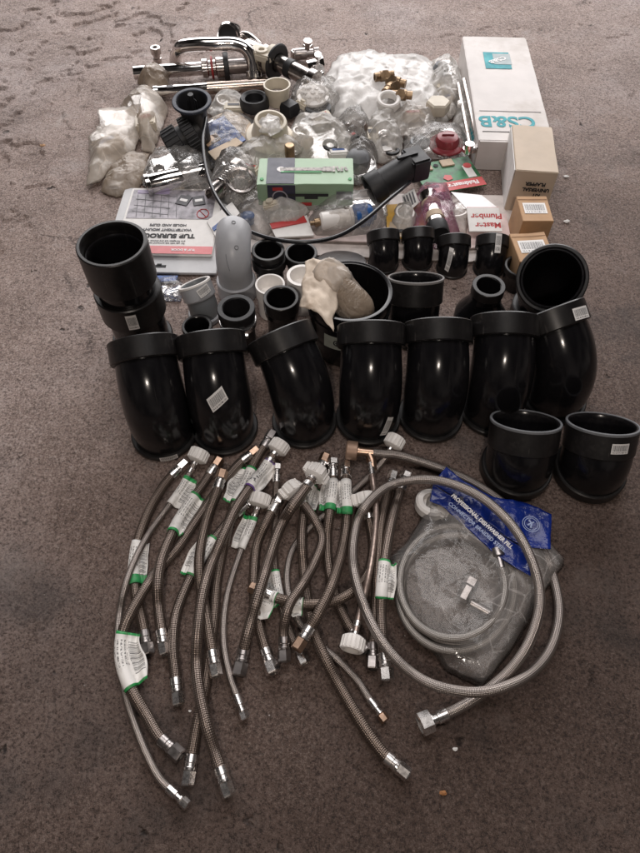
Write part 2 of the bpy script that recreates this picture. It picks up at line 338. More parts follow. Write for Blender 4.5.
class G:
    """geometry collector: several shapes of one part"""
    def __init__(s): s.v = []; s.f = []; s.uv = []
    def add(s, v, f, uv=None):
        b = len(s.v); s.v += [Vector(x) for x in v]; s.f += [tuple(i+b for i in q) for q in f]
        s.uv += list(uv) if uv is not None else [(0, 0)]*len(v); return s
    def rev(s, prof, seg=40, o=(0, 0, 0), d=(0, 0, 1), roll=0., sx=1.0):
        """surface of revolution; prof = [(height, radius)...]"""
        o = Vector(o); d = Vector(d).normalized()
        up = Vector((0, 0, 1)) if abs(d.z) < .95 else Vector((0, 1, 0))
        a = d.cross(up).normalized(); b = d.cross(a).normalized()
        v = []; f = []
        for (h, r) in prof:
            for k in range(seg):
                t = 2*PI*k/seg + roll; v.append(o + d*h + a*(r*math.cos(t)*sx) + b*(r*math.sin(t)))
        for i in range(len(prof)-1):
            for k in range(seg):
                k2 = (k+1) % seg; f.append((i*seg+k, i*seg+k2, (i+1)*seg+k2, (i+1)*seg+k))
        if prof[0][1] > 1e-6: f.append(tuple(range(seg)))
        if prof[-1][1] > 1e-6: f.append(tuple((len(prof)-1)*seg+k for k in range(seg)))
        return s.add(v, f)
    def ring(s, h0, h1, ro, ri, seg=44, o=(0, 0, 0), d=(0, 0, 1), bev=.001):
        """thick walled ring"""
        o = Vector(o); d = Vector(d).normalized()
        pr = [(h0, ri+bev), (h0, ro-bev), (h0+bev, ro), (h1-bev, ro), (h1, ro-bev), (h1, ri+bev), (h1-bev, ri), (h0+bev, ri)]
        up = Vector((0, 0, 1)) if abs(d.z) < .95 else Vector((0, 1, 0))
        a = d.cross(up).normalized(); b = d.cross(a).normalized(); v = []; f = []; n = len(pr)
        for (h, r) in pr:
            for k in range(seg):
                t = 2*PI*k/seg; v.append(o + d*h + a*(r*math.cos(t)) + b*(r*math.sin(t)))
        for i in range(n):
            i2 = (i+1) % n
            for k in range(seg):
                k2 = (k+1) % seg; f.append((i*seg+k, i*seg+k2, i2*seg+k2, i2*seg+k))
        return s.add(v, f)
    def tube(s, pts, rad, seg=14, caps=True, closed=False, uvk=None):
        P = [Vector(p) for p in pts]; n = len(P)
        if not hasattr(rad, '__len__'): rad = [rad]*n
        T = []
        for i in range(n):
            a = P[max(0, i-1)]; b = P[min(n-1, i+1)]
            if closed: a = P[(i-1) % n]; b = P[(i+1) % n]
            t = (b-a); T.append(t.normalized() if t.length > 1e-9 else Vector((0, 1, 0)))
        N = T[0].orthogonal().normalized(); v = []; uv = []; f = []; L = 0
        m = seg+1 if uvk else seg
        for i in range(n):
            if i: L += (P[i]-P[i-1]).length
            N = (N - T[i]*N.dot(T[i])).normalized(); B = T[i].cross(N)
            for k in range(m):
                t = 2*PI*k/seg; v.append(P[i] + N*(rad[i]*math.cos(t)) + B*(rad[i]*math.sin(t)))
                if uvk: uv.append((k/seg*uvk, L/(2*PI*rad[i])*uvk))
        R = n if closed else n-1
        for i in range(R):
            j = (i+1) % n
            for k in range(seg):
                k2 = k+1 if uvk else (k+1) % seg
                f.append((i*m+k, i*m+k2, j*m+k2, j*m+k))
        if caps and not closed:
            f.append(tuple(range(seg))); f.append(tuple((n-1)*m+k for k in range(seg)))
        return s.add(v, f, uv if uvk else None)
    def box(s, c, size, rot=None, bev=0.0):
        c = Vector(c); x, y, z = [q/2 for q in size]; M = rot or Matrix.Identity(3)
        if bev <= 0:
            v = [c + M @ Vector((i*x, j*y, k*z)) for i in (-1, 1) for j in (-1, 1) for k in (-1, 1)]
            return s.add(v, [(0, 1, 3, 2), (4, 6, 7, 5), (0, 4, 5, 1), (2, 3, 7, 6), (0, 2, 6, 4), (1, 5, 7, 3)])
        bm = bmesh.new(); bmesh.ops.create_cube(bm, size=1.0)
        for w in bm.verts: w.co = Vector((w.co.x*2*x, w.co.y*2*y, w.co.z*2*z))
        bmesh.ops.bevel(bm, geom=bm.edges[:], offset=bev, segments=2, affect='EDGES')
        bm.verts.index_update()
        v = [c + M @ w.co for w in bm.verts]; f = [tuple(w.index for w in q.verts) for q in bm.faces]; bm.free()
        return s.add(v, f)
    def put(s, name, mat, parent=None, uv=False, smooth=True, sharp=35, label=None):
        return mesh(name, s.v, s.f, mat, parent, s.uv if uv else None, smooth, sharp, label)
def spline(pts, step=.006):
    """Catmull-Rom through points, resampled evenly"""
    P = [Vector(p) for p in pts]; P = [P[0]*2-P[1]] + P + [P[-1]*2-P[-2]]; out = []
    for i in range(1, len(P)-2):
        p0, p1, p2, p3 = P[i-1:i+3]; n = max(3, int((p2-p1).length/.003))
        for k in range(n):
            t = k/n; t2 = t*t; t3 = t2*t
            out.append(.5*((2*p1)+(-p0+p2)*t+(2*p0-5*p1+4*p2-p3)*t2+(-p0+3*p1-3*p2+p3)*t3))
    out.append(P[-2]); D = [0]
    for i in range(1, len(out)): D.append(D[-1]+(out[i]-out[i-1]).length)
    n = max(4, int(D[-1]/step)); res = []; j = 0
    for k in range(n+1):
        s_ = D[-1]*k/n
        while j < len(D)-2 and D[j+1] < s_: j += 1
        t = (s_-D[j])/max(1e-9, D[j+1]-D[j]); res.append(out[j].lerp(out[j+1], min(1, t)))
    return res
def rotz(a): return Matrix.Rotation(a, 3, 'Z')
def text(txt, size, mat, parent, M, bold=0.0, align='CENTER', sx=1.0, name='lettering', thick=.0003):
    cu = bpy.data.curves.new('lettering', 'FONT'); cu.body = txt; cu.size = size; cu.align_x = align; cu.align_y = 'CENTER'
    cu.offset = bold; cu.extrude = thick
    o = bpy.data.objects.new('lettering', cu); COL.objects.link(o)
    dg = bpy.context.evaluated_depsgraph_get(); me = bpy.data.meshes.new_from_object(o.evaluated_get(dg))
    bpy.data.objects.remove(o); me.transform(Matrix.Diagonal((sx, 1, 1, 1))); me.materials.clear(); me.materials.append(mat)
    r = bpy.data.objects.new(name, me); COL.objects.link(r); r.parent = parent; r.matrix_local = M
    return r
# ---------------------------------------------------------------- floor
def lattice(x, y, f, seed):
    """smooth value noise 0..1 on arrays"""
    rs = np.random.RandomState(seed); T = rs.rand(256, 256)
    u = x*f+137.3; v_ = y*f+211.7; iu = np.floor(u).astype(int); iv = np.floor(v_).astype(int)
    a = u-iu; b = v_-iv; a = a*a*a*(a*(a*6-15)+10); b = b*b*b*(b*(b*6-15)+10)
    g_ = lambda i, j: T[i % 256, j % 256]
    return (g_(iu, iv)*(1-a)+g_(iu+1, iv)*a)*(1-b)+(g_(iu, iv+1)*(1-a)+g_(iu+1, iv+1)*a)*b
def fbm(x, y, f, seed, octv=5, gain=.5):
    s_ = 0; a = 1; t_ = 0
    for o in range(octv): s_ = s_ + a*lattice(x+.31*o, y-.17*o, f*2**o, seed+o); t_ += a; a *= gain
    return s_/t_
xs = np.concatenate([np.linspace(-7, -1.25, 12)[:-1], np.arange(-1.25, 1.35, .0042), np.linspace(1.35, 7, 12)])
ys = np.concatenate([np.linspace(-5, .10, 10)[:-1], np.arange(.10, 2.75, .0042), np.linspace(2.75, 9, 14)])
XX, YY = np.meshgrid(xs, ys)
sm = lambda a, lo, hi: np.clip((a-lo)/(hi-lo), 0, 1)**2*(3-2*np.clip((a-lo)/(hi-lo), 0, 1))
wob = fbm(XX, YY, 1.6, 50, 4)
mk = sm(-XX*1.0+YY*.42+wob*.9, 1.05, 1.75)*sm(YY, .75, 1.15)       # where the screed has flaked: upper left
ca, sa = math.cos(.45), math.sin(.45)
U = XX*ca+YY*sa; V = (-XX*sa+YY*ca)*1.35
ff = fbm(U, V, 3.2, 7, 6, .52)
N_ = 8.0; q = ff*N_ + .5*(fbm(XX, YY, 26, 140, 4, .6)-.5); st = (np.floor(q)+sm(q-np.floor(q), .0, .16))/N_
edge = np.exp(-((q-np.floor(q)-.04)/.045)**2)*sm(fbm(U, V, 2.1, 91, 3), .42, .6)
fine = fbm(XX, YY, 42, 20, 4, .6)-.5; med = fbm(U, V*1.2, 14, 31, 4, .6)-.5
pitn = lattice(XX, YY, 62, 77)*lattice(XX, YY, 23, 78); pit = sm(pitn, .60, .74)
ZZ = mk*((st-.75)*.050 - edge*.0034 + med*.006) + fine*.0016*(1+.6*mk) + (fbm(XX, YY, 5, 60, 3)-.5)*.004 - pit*.0035 - .0018
far = (np.abs(XX) > 1.24) | (YY > 2.74) | (YY < .11)
ZZ = np.where(far, -.004, np.minimum(ZZ, .0002))
und = sm(XX, -.85, -.55)*sm(-XX, -.9, -.7)*sm(-YY, -2.1, -1.75)      # trodden smoother under the parts
ZZ = ZZ*(1-und*.75) - .0006*und
ny_, nx_ = XX.shape
co_ = np.stack([XX, YY, ZZ], -1).reshape(-1, 3).astype(np.float32)
idx = np.arange(ny_*nx_).reshape(ny_, nx_)
qd = np.stack([idx[:-1, :-1], idx[:-1, 1:], idx[1:, 1:], idx[1:, :-1]], -1).reshape(-1, 4)
me = bpy.data.meshes.new('concrete_floor'); me.vertices.add(len(co_)); me.vertices.foreach_set('co', co_.ravel())
me.loops.add(qd.size); me.loops.foreach_set('vertex_index', qd.ravel().astype(np.int32))
me.polygons.add(len(qd)); me.polygons.foreach_set('loop_start', np.arange(0, qd.size, 4, dtype=np.int32)); me.polygons.foreach_set('loop_total', np.full(len(qd), 4, dtype=np.int32))
me.update(calc_edges=True); me.polygons.foreach_set('use_smooth', [True]*len(qd))
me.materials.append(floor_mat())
floor = bpy.data.objects.new('concrete_floor', me); COL.objects.link(floor); floor['kind'] = 'structure'

# ---------------------------------------------------------------- bent pipe fittings
def fit_path(h0, ang, R, h1, tilt0=0., step=10):
    """list of (s, point, theta): starts upwards, bends towards local +Y"""
    out = []; p = Vector((0, 0, 0)); th = tilt0; s = 0
    def d(t): return Vector((0, math.sin(t), math.cos(t)))
    out.append((s, p.copy(), th))
    k = 4
    for i in range(k): p = p + d(th)*(h0/k); s += h0/k; out.append((s, p.copy(), th))
    if abs(ang) > 1e-4:
        for i in range(step):
            da = ang/step; p = p + d(th+da/2)*(R*abs(da)); th += da; s += R*abs(da); out.append((s, p.copy(), th))
    for i in range(k): p = p + d(th)*(h1/k); s += h1/k; out.append((s, p.copy(), th))
    return out
def frame(path, s):
    for i in range(len(path)-1):
        if path[i+1][0] >= s or i == len(path)-2:
            a, b = path[i], path[i+1]; t = (s-a[0])/max(1e-9, b[0]-a[0])
            th = a[2]+(b[2]-a[2])*t; return a[1].lerp(b[1], t), th
def fit_pt(path, s, r, a):
    c, th = frame(path, s); fr = Vector((0, -math.cos(th), math.sin(th)))
    return c + Vector((1, 0, 0))*(r*math.sin(a)) + fr*(r*math.cos(a))
def shell(g, path, s0, s1, ro, ri, seg=56, bev=.0018, flare=0.):
    """pipe wall along part of the path with rounded lips; ro may be a function of s"""
    R = ro if callable(ro) else (lambda s: ro)
    n = max(3, int((s1-s0)/.008)); st = []
    st.append((s0, R(s0)-bev)); st.append((s0+bev, R(s0)))
    for i in range(1, n): st.append((s0+(s1-s0)*i/n, R(s0+(s1-s0)*i/n)))
    st.append((s1-bev, R(s1))); st.append((s1, R(s1)-bev)); st.append((s1, ri+bev*.6)); st.append((s1-bev, ri))
    for i in range(n-1, 0, -1): st.append((s0+(s1-s0)*i/n, ri))
    st.append((s0, ri))
    v = []; f = []; m = len(st)
    for (s, r) in st:
        for k in range(seg): v.append(fit_pt(path, s, r, 2*PI*k/seg))
    for i in range(m):
        i2 = (i+1) % m
        for k in range(seg):
            k2 = (k+1) % seg; f.append((i*seg+k, i*seg+k2, i2*seg+k2, i2*seg+k))
    g.add(v, f)
def sticker(path, r, s, a, w, h, mat, parent, roll=0., name='barcode_sticker'):
    """paper label following the pipe wall"""
    nx, ny = 12, 6; v = []; uv = []; f = []
    for j in range(ny+1):
        for i in range(nx+1):
            x = (i/nx-.5)*w; y = (j/ny-.5)*h
            X = x*math.cos(roll)-y*math.sin(roll); Y = x*math.sin(roll)+y*math.cos(roll)
            v.append(fit_pt(path, s+Y, r+.0011, a+X/r)); uv.append((i/nx, j/ny))
    for j in range(ny):
        for i in range(nx): q = j*(nx+1)+i; f.append((q, q+1, q+nx+2, q+nx+1))
    return mesh(name, v, f, mat, parent, uv)
def fitting(name, label, cat, loc, yaw=0., h0=.05, ang=PI/4, R=.11, h1=.055, rb=.052, hubs=(), wall=.005, tilt0=0., group=None, stk=(), mat=ABS, hmat=ABSHUB, body=(0, 1), tilt=(0, 0), rim=None, ribs=()):
    t = thing(name, label, cat, loc, yaw, group, tilt)
    path = fit_path(h0, ang, R, h1, tilt0); L = path[-1][0]
    rmin = rb(0) if callable(rb) else rb
    g = G(); shell(g, path, body[0]*L, body[1]*L, rb, rmin-wall); bo = g.put('pipe_body', mat, t); hb = bo
    for (a, b, ro, ri) in hubs:
        if a < 0: a += L; b = L if b >= 0 and b == 0 else (b+L if b < 0 else b)
        g = G(); shell(g, path, a, b, ro, ri); hb = g.put('hub_collar', hmat, t)
    for (s, a, w, h, roll, r) in stk:
        sticker(path, r, s if s >= 0 else L+s, a, w, h, BARCODE, hb if s < 0 else bo, roll)
    if rim:
        g = G(); shell(g, path, L-.004, L+.0009, rim[0]+.0006, rim[1]-.0004, bev=.0008); g.put('worn_rim', rim[2], t)
    return t, path
def front(px, py, r):
    p = at(px, py, 0); return (p.x, p.y + r, 0)
GR = 'black elbow fittings standing in the front row'
row = [
 (161, 461, .22, 'black elbow at the left end of the front row, sticker on its bottom lip', [(.010, 0.05, .030, .012, .0, .0585)]),
 (223, 456, .16, 'black elbow second from left in the front row, tilted barcode sticker high on its body', [(.100, .0, .030, .017, .45, .0545)]),
 (304, 449, .50, 'black elbow third from left in the front row, leaning left, no sticker', []),
 (369, 446, .0, 'black elbow in the middle of the front row, sticker low on its right side', [(.045, .50, .013, .034, -.35, .0560)]),
 (433, 443, .0, 'black elbow third from right in the front row, without any sticker', []),
 (495, 437, -.05, 'black elbow second from right in the front row, behind the short bent coupling', [(.028, .2, .030, .012, .5, .0560)]),
 (559, 425, .42, 'black elbow at the right end of the front row, barcode sticker on its collar', [(-.024, .25, .034, .020, -.05, .0578)]),
]
for i, (px, py, yaw, lab, stk) in enumerate(row):
    fitting('pipe_elbow', lab, 'pipe elbow', front(px, py, .056), yaw, h0=.040, ang=math.radians(57), R=.104, h1=.046,
            rb=lambda s_: .0505+.0026*math.sin(min(1, s_/.15)*PI), hubs=[(0, .010, .0578, .050), (-.037, 0, .0572, .0505)], stk=stk, group=GR)
# tall stacked fitting, far left
p = at(112, 244, .255)
fitting('tall_pipe_fitting', 'tall black stacked fitting with wide open mouth and sticker on its middle collar', 'pipe fitting',
        (p.x, p.y, 0), 0, h0=.09, ang=.0, R=.1, h1=.165, rb=.0495, hubs=[(0, .04, .056, .047), (.105, .158, .0575, .047), (.182, 0.258, .0570, .0500)],
        stk=[(.133, .22, .018, .034, .0, .0577)], body=(0, .93), rim=None)
# bottom right short couplings, tilted
for (px, py, yaw, lab, stk) in [
  (520, 501, -.05, 'short black bent coupling beside the blue film, worn rim and no sticker', []),
  (595, 504, -.05, 'short black bent coupling nearest the right edge, barcode sticker on its collar', [(-.022, .18, .028, .017, .0, .0565)])]:
    fitting('bent_coupling', lab, 'pipe coupling', front(px, py, .058), yaw, h0=.022, ang=math.radians(36), R=.060, h1=.046, rb=lambda s_: .0545,
            hubs=[(0, .020, .0590, .050), (-.044, 0, .0560, .0515)], stk=stk, rim=(.0560, .0530, RUBBERG), group='short bent couplings at right')
# big elbow facing up right
t, pth = fitting('pipe_elbow', 'large black elbow with its open mouth turned to the camera, right of the cone reducer', 'pipe elbow',
        at(538, 320, 0), math.radians(150), h0=.05, ang=math.radians(38), R=.09, h1=.075, rb=.053,
        hubs=[(0, .04, .060, .050), (-.058, 0, .0605, .0535)], stk=[(-.05, 1.15, .022, .012, 0, .0608)])
# small black elbows near the packages
for (px, py, yaw, lab, stk, sc) in [
  (384, 274, .1, 'small black elbow leftmost of four, beside the large open pipe cup', [], 1),
  (418, 272, .05, 'small black elbow second from the left of four, behind the wide flat-mouthed coupling', [], 1),
  (453, 279, .0, 'small black elbow third of four, narrow sticker low on its left side', [(.030, -.45, .009, .028, -.25, .0314)], 1),
  (490, 279, -.1, 'small black elbow at the right of four, upright sticker on collar and body', [(-.018, .15, .012, .030, .0, .0353)], 1)]:
    fitting('small_elbow', lab, 'pipe elbow', front(px, py, .030), yaw, h0=.012, ang=math.radians(56), R=.036, h1=.024, rb=.0312,
            hubs=[(0, .006, .0330, .027), (-.024, 0, .0350, .029)], stk=stk, wall=.004, group='four small black elbows')
# wide flat-mouthed coupling
fitting('wide_coupling', 'wide black coupling with a thin pale rim between open cup and cone reducer', 'pipe coupling', front(413, 350, .05), .02,
        h0=.035, ang=math.radians(31), R=.06, h1=.050, rb=.048, hubs=[(0, .03, .053, .045), (-.046, 0, .0520, .0485)], rim=(.0522, .0492, plain('worn_grey_rim', (.20, .19, .185), .5)))
# cone reducer
t = thing('cone_reducer', 'black cone-shaped reducer with a small open neck, left of the large open elbow', 'pipe reducer', at(477, 326, 0))
g = G(); g.rev([(0, .047), (.002, .050), (.035, .050), (.040, .048), (.062, .034), (.075, .030), (.08, .029), (.106, .029), (.108, .028), (.108, .0235), (.107, .022), (.03, .022), (.03, .0)], 56); g.put('cone_body', ABS, t)
g = G(); g.ring(.090, .1095, .0305, .0222); g.put('neck_collar', ABSHUB, t)
# black open couplings in the middle
def coupling(name, label, px, py, zt, ro, ri, zb=0., collars=(), mat=ABS, tilt=(0, 0), cat='pipe coupling', deep=.06, inner=None, group=None):
    p = at(px, py, zt)
    t = thing(name, label, cat, (p.x, p.y, 0), 0, group, tilt)
    g = G(); b = .0012
    g.rev([(zb, ro*.9-b), (zb+b, ro*.9), (zt*.62, ro*.9), (zt*.62+.003, ro-b), (zt*.62+.006, ro), (zt-b, ro), (zt, ro-b), (zt, ri+b), (zt-b, ri), (max(zb+.004, zt-deep), ri), (max(zb+.004, zt-deep), 0)], 56)
    g.put('pipe_body', mat, t)
    for (a, c, r) in collars:
        g = G(); g.ring(a, c, r, ri+.0005, 56); g.put('collar', ABSHUB if mat is ABS else mat, t)
    return t
coupling('small_coupling', 'small black open coupling on the floor under the grey plastic fitting', 197, 326, .045, .0275, .0225, group=None, deep=.038, collars=[(.036, .0465, .0287)])
t = coupling('clamped_coupling', 'black thick-walled rubber coupling with a metal hose clamp in front', 236, 308, .095, .033, .0245, collars=[(.078, .0965, .0345)], mat=RUBBER)
g = G(); g.ring(.055, .066, .0352, .0305, 56); g.put('hose_clamp', STEEL, t)
g = G(); g.box((-.004, -.038, .062), (.028, .008, .010), bev=.001); g.rev([(0, .0048), (.012, .0048), (.0125, .004), (.0125, 0)], 8, (.010, -.038, .062), (1, 0, 0)); g.put('clamp_screw', STEEL, t)
coupling('straight_coupling', 'tall black open coupling in front of the white plastic ring', 281, 298, .11, .0315, .0255, collars=[(.085, .1115, .0325)], deep=.07)
coupling('straight_coupling', 'black open coupling directly right of the grey elbow, under the cable', 268, 250, .09, .0315, .0255, collars=[(.05, .07, .0345), (.078, .0915, .0328)], deep=.06)
coupling('straight_coupling', 'black open coupling behind the paper-wrapped bundle, second below the cable', 301, 253, .075, .0315, .0262, collars=[(.06, .0765, .0328)], deep=.05)
coupling('straight_coupling', 'small black open coupling half hidden behind the large open elbow', 521, 266, .05, .032, .027, collars=[(.038, .0515, .033)], deep=.04)
# white plastic rings
for (px, py, z, ro, ri, lab) in [(270, 284, .075, .0285, .0250, 'thin white plastic ring standing behind the tall black coupling'),
                             (302, 275, .085, .0295, .0235, 'white plastic ring half hidden behind the paper-wrapped bundle')]:
    p = at(px, py, z); t = thing('plastic_ring', lab, 'pipe ring', (p.x, p.y, 0), group='white plastic rings')
    g = G(); g.rev([(0, ro*.92), (z*.6, ro*.92), (z*.62, ro), (z, ro), (z, ri), (z-.03, ri), (z-.032, ri*.6), (z-.032, 0)], 56); g.put('ring_wall', WPLAS, t)
# dark round test cap with clamp
p = at(342, 262, .10)
t = thing('test_cap', 'dark round rubber cap with thin metal clamp behind the open cup', 'pipe cap', (p.x, p.y+.02, 0), tilt=(math.radians(-18), 0))
g = G(); g.rev([(0, .044), (.02, .050), (.066, .0505), (.070, .0495), (.0715, .046), (.0715, .0)], 56); g.put('cap_body', plain('brown_black_rubber', (.022, .015, .014), .34, bump=.1), t)
g = G(); g.ring(.052, .062, .0525, .0495, 56); g.box((.050, -.010, .057), (.008, .018, .012), bev=.001); g.put('cap_clamp', STEEL, t)
# large open cup
p = at(350, 290, .145)
cup = thing('open_pipe_cup', 'large black open pipe cup holding the paper-wrapped bundle, pale band label on its side', 'pipe cup', (p.x, p.y, 0))
g = G(); g.rev([(0, .058), (.003, .060), (.05, .060), (.06, .068), (.085, .073), (.105, .073), (.106, .075), (.112, .075), (.113, .073), (.125, .073), (.126, .0755), (.143, .0755), (.145, .0745), (.145, .0695), (.144, .068), (.05, .066), (.04, .05), (.004, .05), (.004, 0)], 72); g.put('cup_wall', ABS, cup)
v = []; f = []; uv = []
for j in range(3):
    for i in range(25):
        a = math.radians(-128 + 60*i/24); r = .0737 if j else .0737
        v.append((r*math.cos(a), r*math.sin(a), [.066, .078, .098][j] if True else 0)); uv.append((i/24, j/2))
for j in range(2):
    for i in range(24): q = j*25+i; f.append((q, q+1, q+26, q+25))
mesh('band_label', v, f, plain('grey_green_paper', (.36, .38, .34), .5), cup, uv)
def curved_mark(g, a0, z0, r, pts_, rad):
    g.tube([(r*math.cos(a0+x/r), r*math.sin(a0+x/r), z0+y) for x, y in pts_], rad, 6)
g = G(); a0 = math.radians(-108)
curved_mark(g, a0, .083, .0742, [(.006*math.cos(q), .006*math.sin(q)) for q in np.linspace(0, 2*PI, 20)], .0011)
curved_mark(g, a0, .083, .0742, [(0, -.004), (0, .004)], .0011); curved_mark(g, a0, .083, .0742, [(-.003, 0), (.003, .001)], .001)
g.put('printed_emblem', INK, cup)
# grey elbow and grey small fitting
p = at(238, 293, 0)
t = thing('grey_elbow', 'grey plastic elbow standing upright like a dome beside the black couplings', 'pipe elbow', (p.x, p.y, 0))
path = fit_path(.068, math.radians(95), .044, .012)
g = G(); shell(g, path, 0, path[-1][0], .0345, .030); g.put('pipe_body', GREYP, t)
g = G(); shell(g, path, 0, .040, .0395, .032); g.put('hub_collar', GREYP, t)
g = G(); 
for (s, a) in [(.135, .12), (.105, .32)]:
    c = fit_pt(path, s, .0345, a); c2 = fit_pt(path, s, .0355, a); g.ring(0, .0010, .0042, .003, 20, c-(c2-c)*.2, c2-c, bev=.0003); g.put('moulded_mark', GREYP2, t); g = G()
q = [fit_pt(path, .080+.018*k/6, .0348, -.12-.16*math.sin(k/6*1.5)) for k in range(7)]; g.tube(q, .0005, 6)
g.put('scratch_mark', GREYP2, t)
fitting('grey_bent_fitting', 'small grey plastic bent fitting with white lip and square sticker, left of the grey elbow', 'pipe fitting', front(204, 326, .027), math.radians(35),
        h0=.022, ang=math.radians(34), R=.05, h1=.026, rb=.0285, wall=.004, hubs=[(0, .013, .0325, .027), (-.030, 0, .0325, .028)], mat=GREYP2, hmat=GREYP, rim=(.0325, .0285, WPLAS),
        stk=[(-.015, .1, .026, .017, .2, .0327)])
# ---------------------------------------------------------------- crumpled sheets and bags
def crumple(x, y, seed, fr=18):
    """creased sheet: triangle waves in several directions, bent by soft noise"""
    w = .55*noise.noise(Vector((x*fr*.35, y*fr*.35, seed*2.1)))
    w2 = .55*noise.noise(Vector((x*fr*.35+9, y*fr*.35-4, seed*1.3)))
    t = 0
    for k in range(6):
        a = seed*1.37+k*1.13; f_ = fr*(.22+.20*k); am = 1/(1+.75*k)
        u = (x*math.cos(a)+y*math.sin(a))*f_+w*(1+.3*k)+(w2 if k % 2 else -w2)+k*.37
        t += am*(abs((u % 1.0)-.5)*4-1)
    p = Vector((x*fr*.9+w*1.2+seed*3.3, y*fr*.9+w2*1.2, seed*.7))
    d = noise.voronoi(p)[0]; r1 = d[1]-d[0]
    d = noise.voronoi(p*2.3+Vector((5, 2, 1)))[0]; r2 = d[1]-d[0]
    return t*.20 + (.55-r1*1.5)*.75 + (.4-r2*1.2)*.34
def pouch(name, label, poly, z0, h, mat, seed, cat='plastic bag', parent=None, amp=.010, k=34, n=96, sharp=180, fr=18, puff=2.0, group=None, jag=.03):
    """crumpled bag: a closed star-shaped shell over a pixel outline, lying at height z0"""
    W_ = [at(x, y, z0) for x, y in poly]
    c = sum(W_, Vector())/len(W_)
    # resample outline
    D = [0]; m = len(W_)
    for i in range(m): D.append(D[-1]+(W_[(i+1) % m]-W_[i]).length)
    bd = []
    for q in range(n):
        s = D[-1]*q/n; j = max(i for i in range(m) if D[i] <= s+1e-9); t = (s-D[j])/max(1e-9, D[j+1]-D[j])
        w = W_[j].lerp(W_[(j+1) % m], t); d = (w-c)
        w = c + d*(1+jag*noise.noise(Vector((w.x*40, w.y*40, seed))))
        bd.append(w)
    size = max((w-c).length for w in bd)
    top = []; f = []
    v = [Vector((0, 0, h))]
    for i in range(1, k+1):
        ro = (i/k)
        for q in range(n):
            d = bd[q]-c; x = d.x*ro; y = d.y*ro
            prof = (1-ro**puff)**(.85 if puff < 3 else .6) if ro < 1 else 0
            cr = crumple(c.x+x, c.y+y, seed, fr)
            z = h*prof + amp*cr*(min(1, prof*1.6)+.12)
            jx = amp*.45*noise.noise(Vector((x*60, y*60, seed+5))); jy = amp*.45*noise.noise(Vector((x*60, y*60, seed+9)))
            v.append(Vector((x+jx, y+jy, max(.0004, z))))
    v[0] = Vector((0, 0, h+amp*crumple(c.x, c.y, seed, fr)))
    for q in range(n): f.append((0, 1+q, 1+(q+1) % n))
    for i in range(k-1):
        for q in range(n): a = 1+i*n+q; b = 1+i*n+(q+1) % n; f.append((a, a+n, b+n, b))
    lo = len(v)
    v.append(Vector((0, 0, -.0)))
    for q in range(n): w = v[1+(k-1)*n+q]; v.append(Vector((w.x*.97, w.y*.97, 0.0)))
    for q in range(n): f.append((lo, lo+1+(q+1) % n, lo+1+q))
    for q in range(n): a = 1+(k-1)*n+q; b = 1+(k-1)*n+(q+1) % n; f.append((a, lo+1+q, lo+1+(q+1) % n, b))
    if parent is None:
        o = mesh(name, v, f, mat, None, smooth=True, sharp=sharp); o.location = (c.x, c.y, z0)
        tagit(o, label, cat, group)
    else:
        pl = parent.matrix_world.inverted() if False else None
        o = mesh(name, [w + Vector((c.x, c.y, z0)) - parent.location for w in v], f, mat, parent, smooth=True, sharp=sharp)
        if label: o['label'] = label
    return o
# ---------------------------------------------------------------- cartons and cards
class Rect:
    """real rectangle from its near-left, near-right and far-left pixels at height z"""
    def __init__(s, nl, nr, fl_, z, depth=None):
        A, B, C_ = at(*nl, z), at(*nr, z), at(*fl_, z) if fl_ else None
        s.w = (B-A).length; s.yaw = math.atan2(B.y-A.y, B.x-A.x)
        ax = Vector((math.cos(s.yaw), math.sin(s.yaw), 0)); ay = Vector((-ax.y, ax.x, 0))
        s.d = depth if depth else (C_-A).dot(ay); s.c = A + ax*(s.w/2) + ay*(s.d/2); s.z = z
def flat(t, w, h, x, y, z, mat, name, rot=0., th=.0006, label=None, c=.0):
    g = G(); g.box((x, y, z), (w, h, th), rotz(rot)); return g.put(name, mat, t, smooth=False, label=label)
def Mtop(x, y, z, rot=0.): return Matrix.Translation((x, y, z)) @ Matrix.Rotation(rot, 4, 'Z')
def carton(name, label, nl, nr, fl_, z, mat, z0=0., depth=None, cat='box', flaps=True, sag=.0015):
    R = Rect(nl, nr, fl_, z, depth)
    t = thing(name, label, cat, (R.c.x, R.c.y, z0), R.yaw)
    H = z-z0; bm = bmesh.new(); bmesh.ops.create_cube(bm, size=1.0)
    bmesh.ops.bevel(bm, geom=bm.edges[:], offset=.012, segments=2, affect='EDGES')
    for w in bm.verts: w.co = Vector((w.co.x*R.w, w.co.y*R.d, (w.co.z+.5)*H))
    bmesh.ops.subdivide_edges(bm, edges=[e for e in bm.edges if e.calc_length() > .03], cuts=7, use_grid_fill=True)
    for w in bm.verts:
        q = w.co; k = noise.noise(Vector((q.x*14+R.c.x*50, q.y*14, q.z*14)))*sag
        if H > .02: w.co = q + Vector((k if abs(abs(q.x)-R.w/2) < .003 else 0, k if abs(abs(q.y)-R.d/2) < .003 else 0, -abs(k)*1.0 if q.z > H-.003 else 0))
    bm.verts.index_update(); v = [w.co.copy() for w in bm.verts]; f = [tuple(w.index for w in q.verts) for q in bm.faces]; bm.free()
    mesh('carton_body', v, f, mat, t, smooth=True, sharp=25)
    return t, R, H
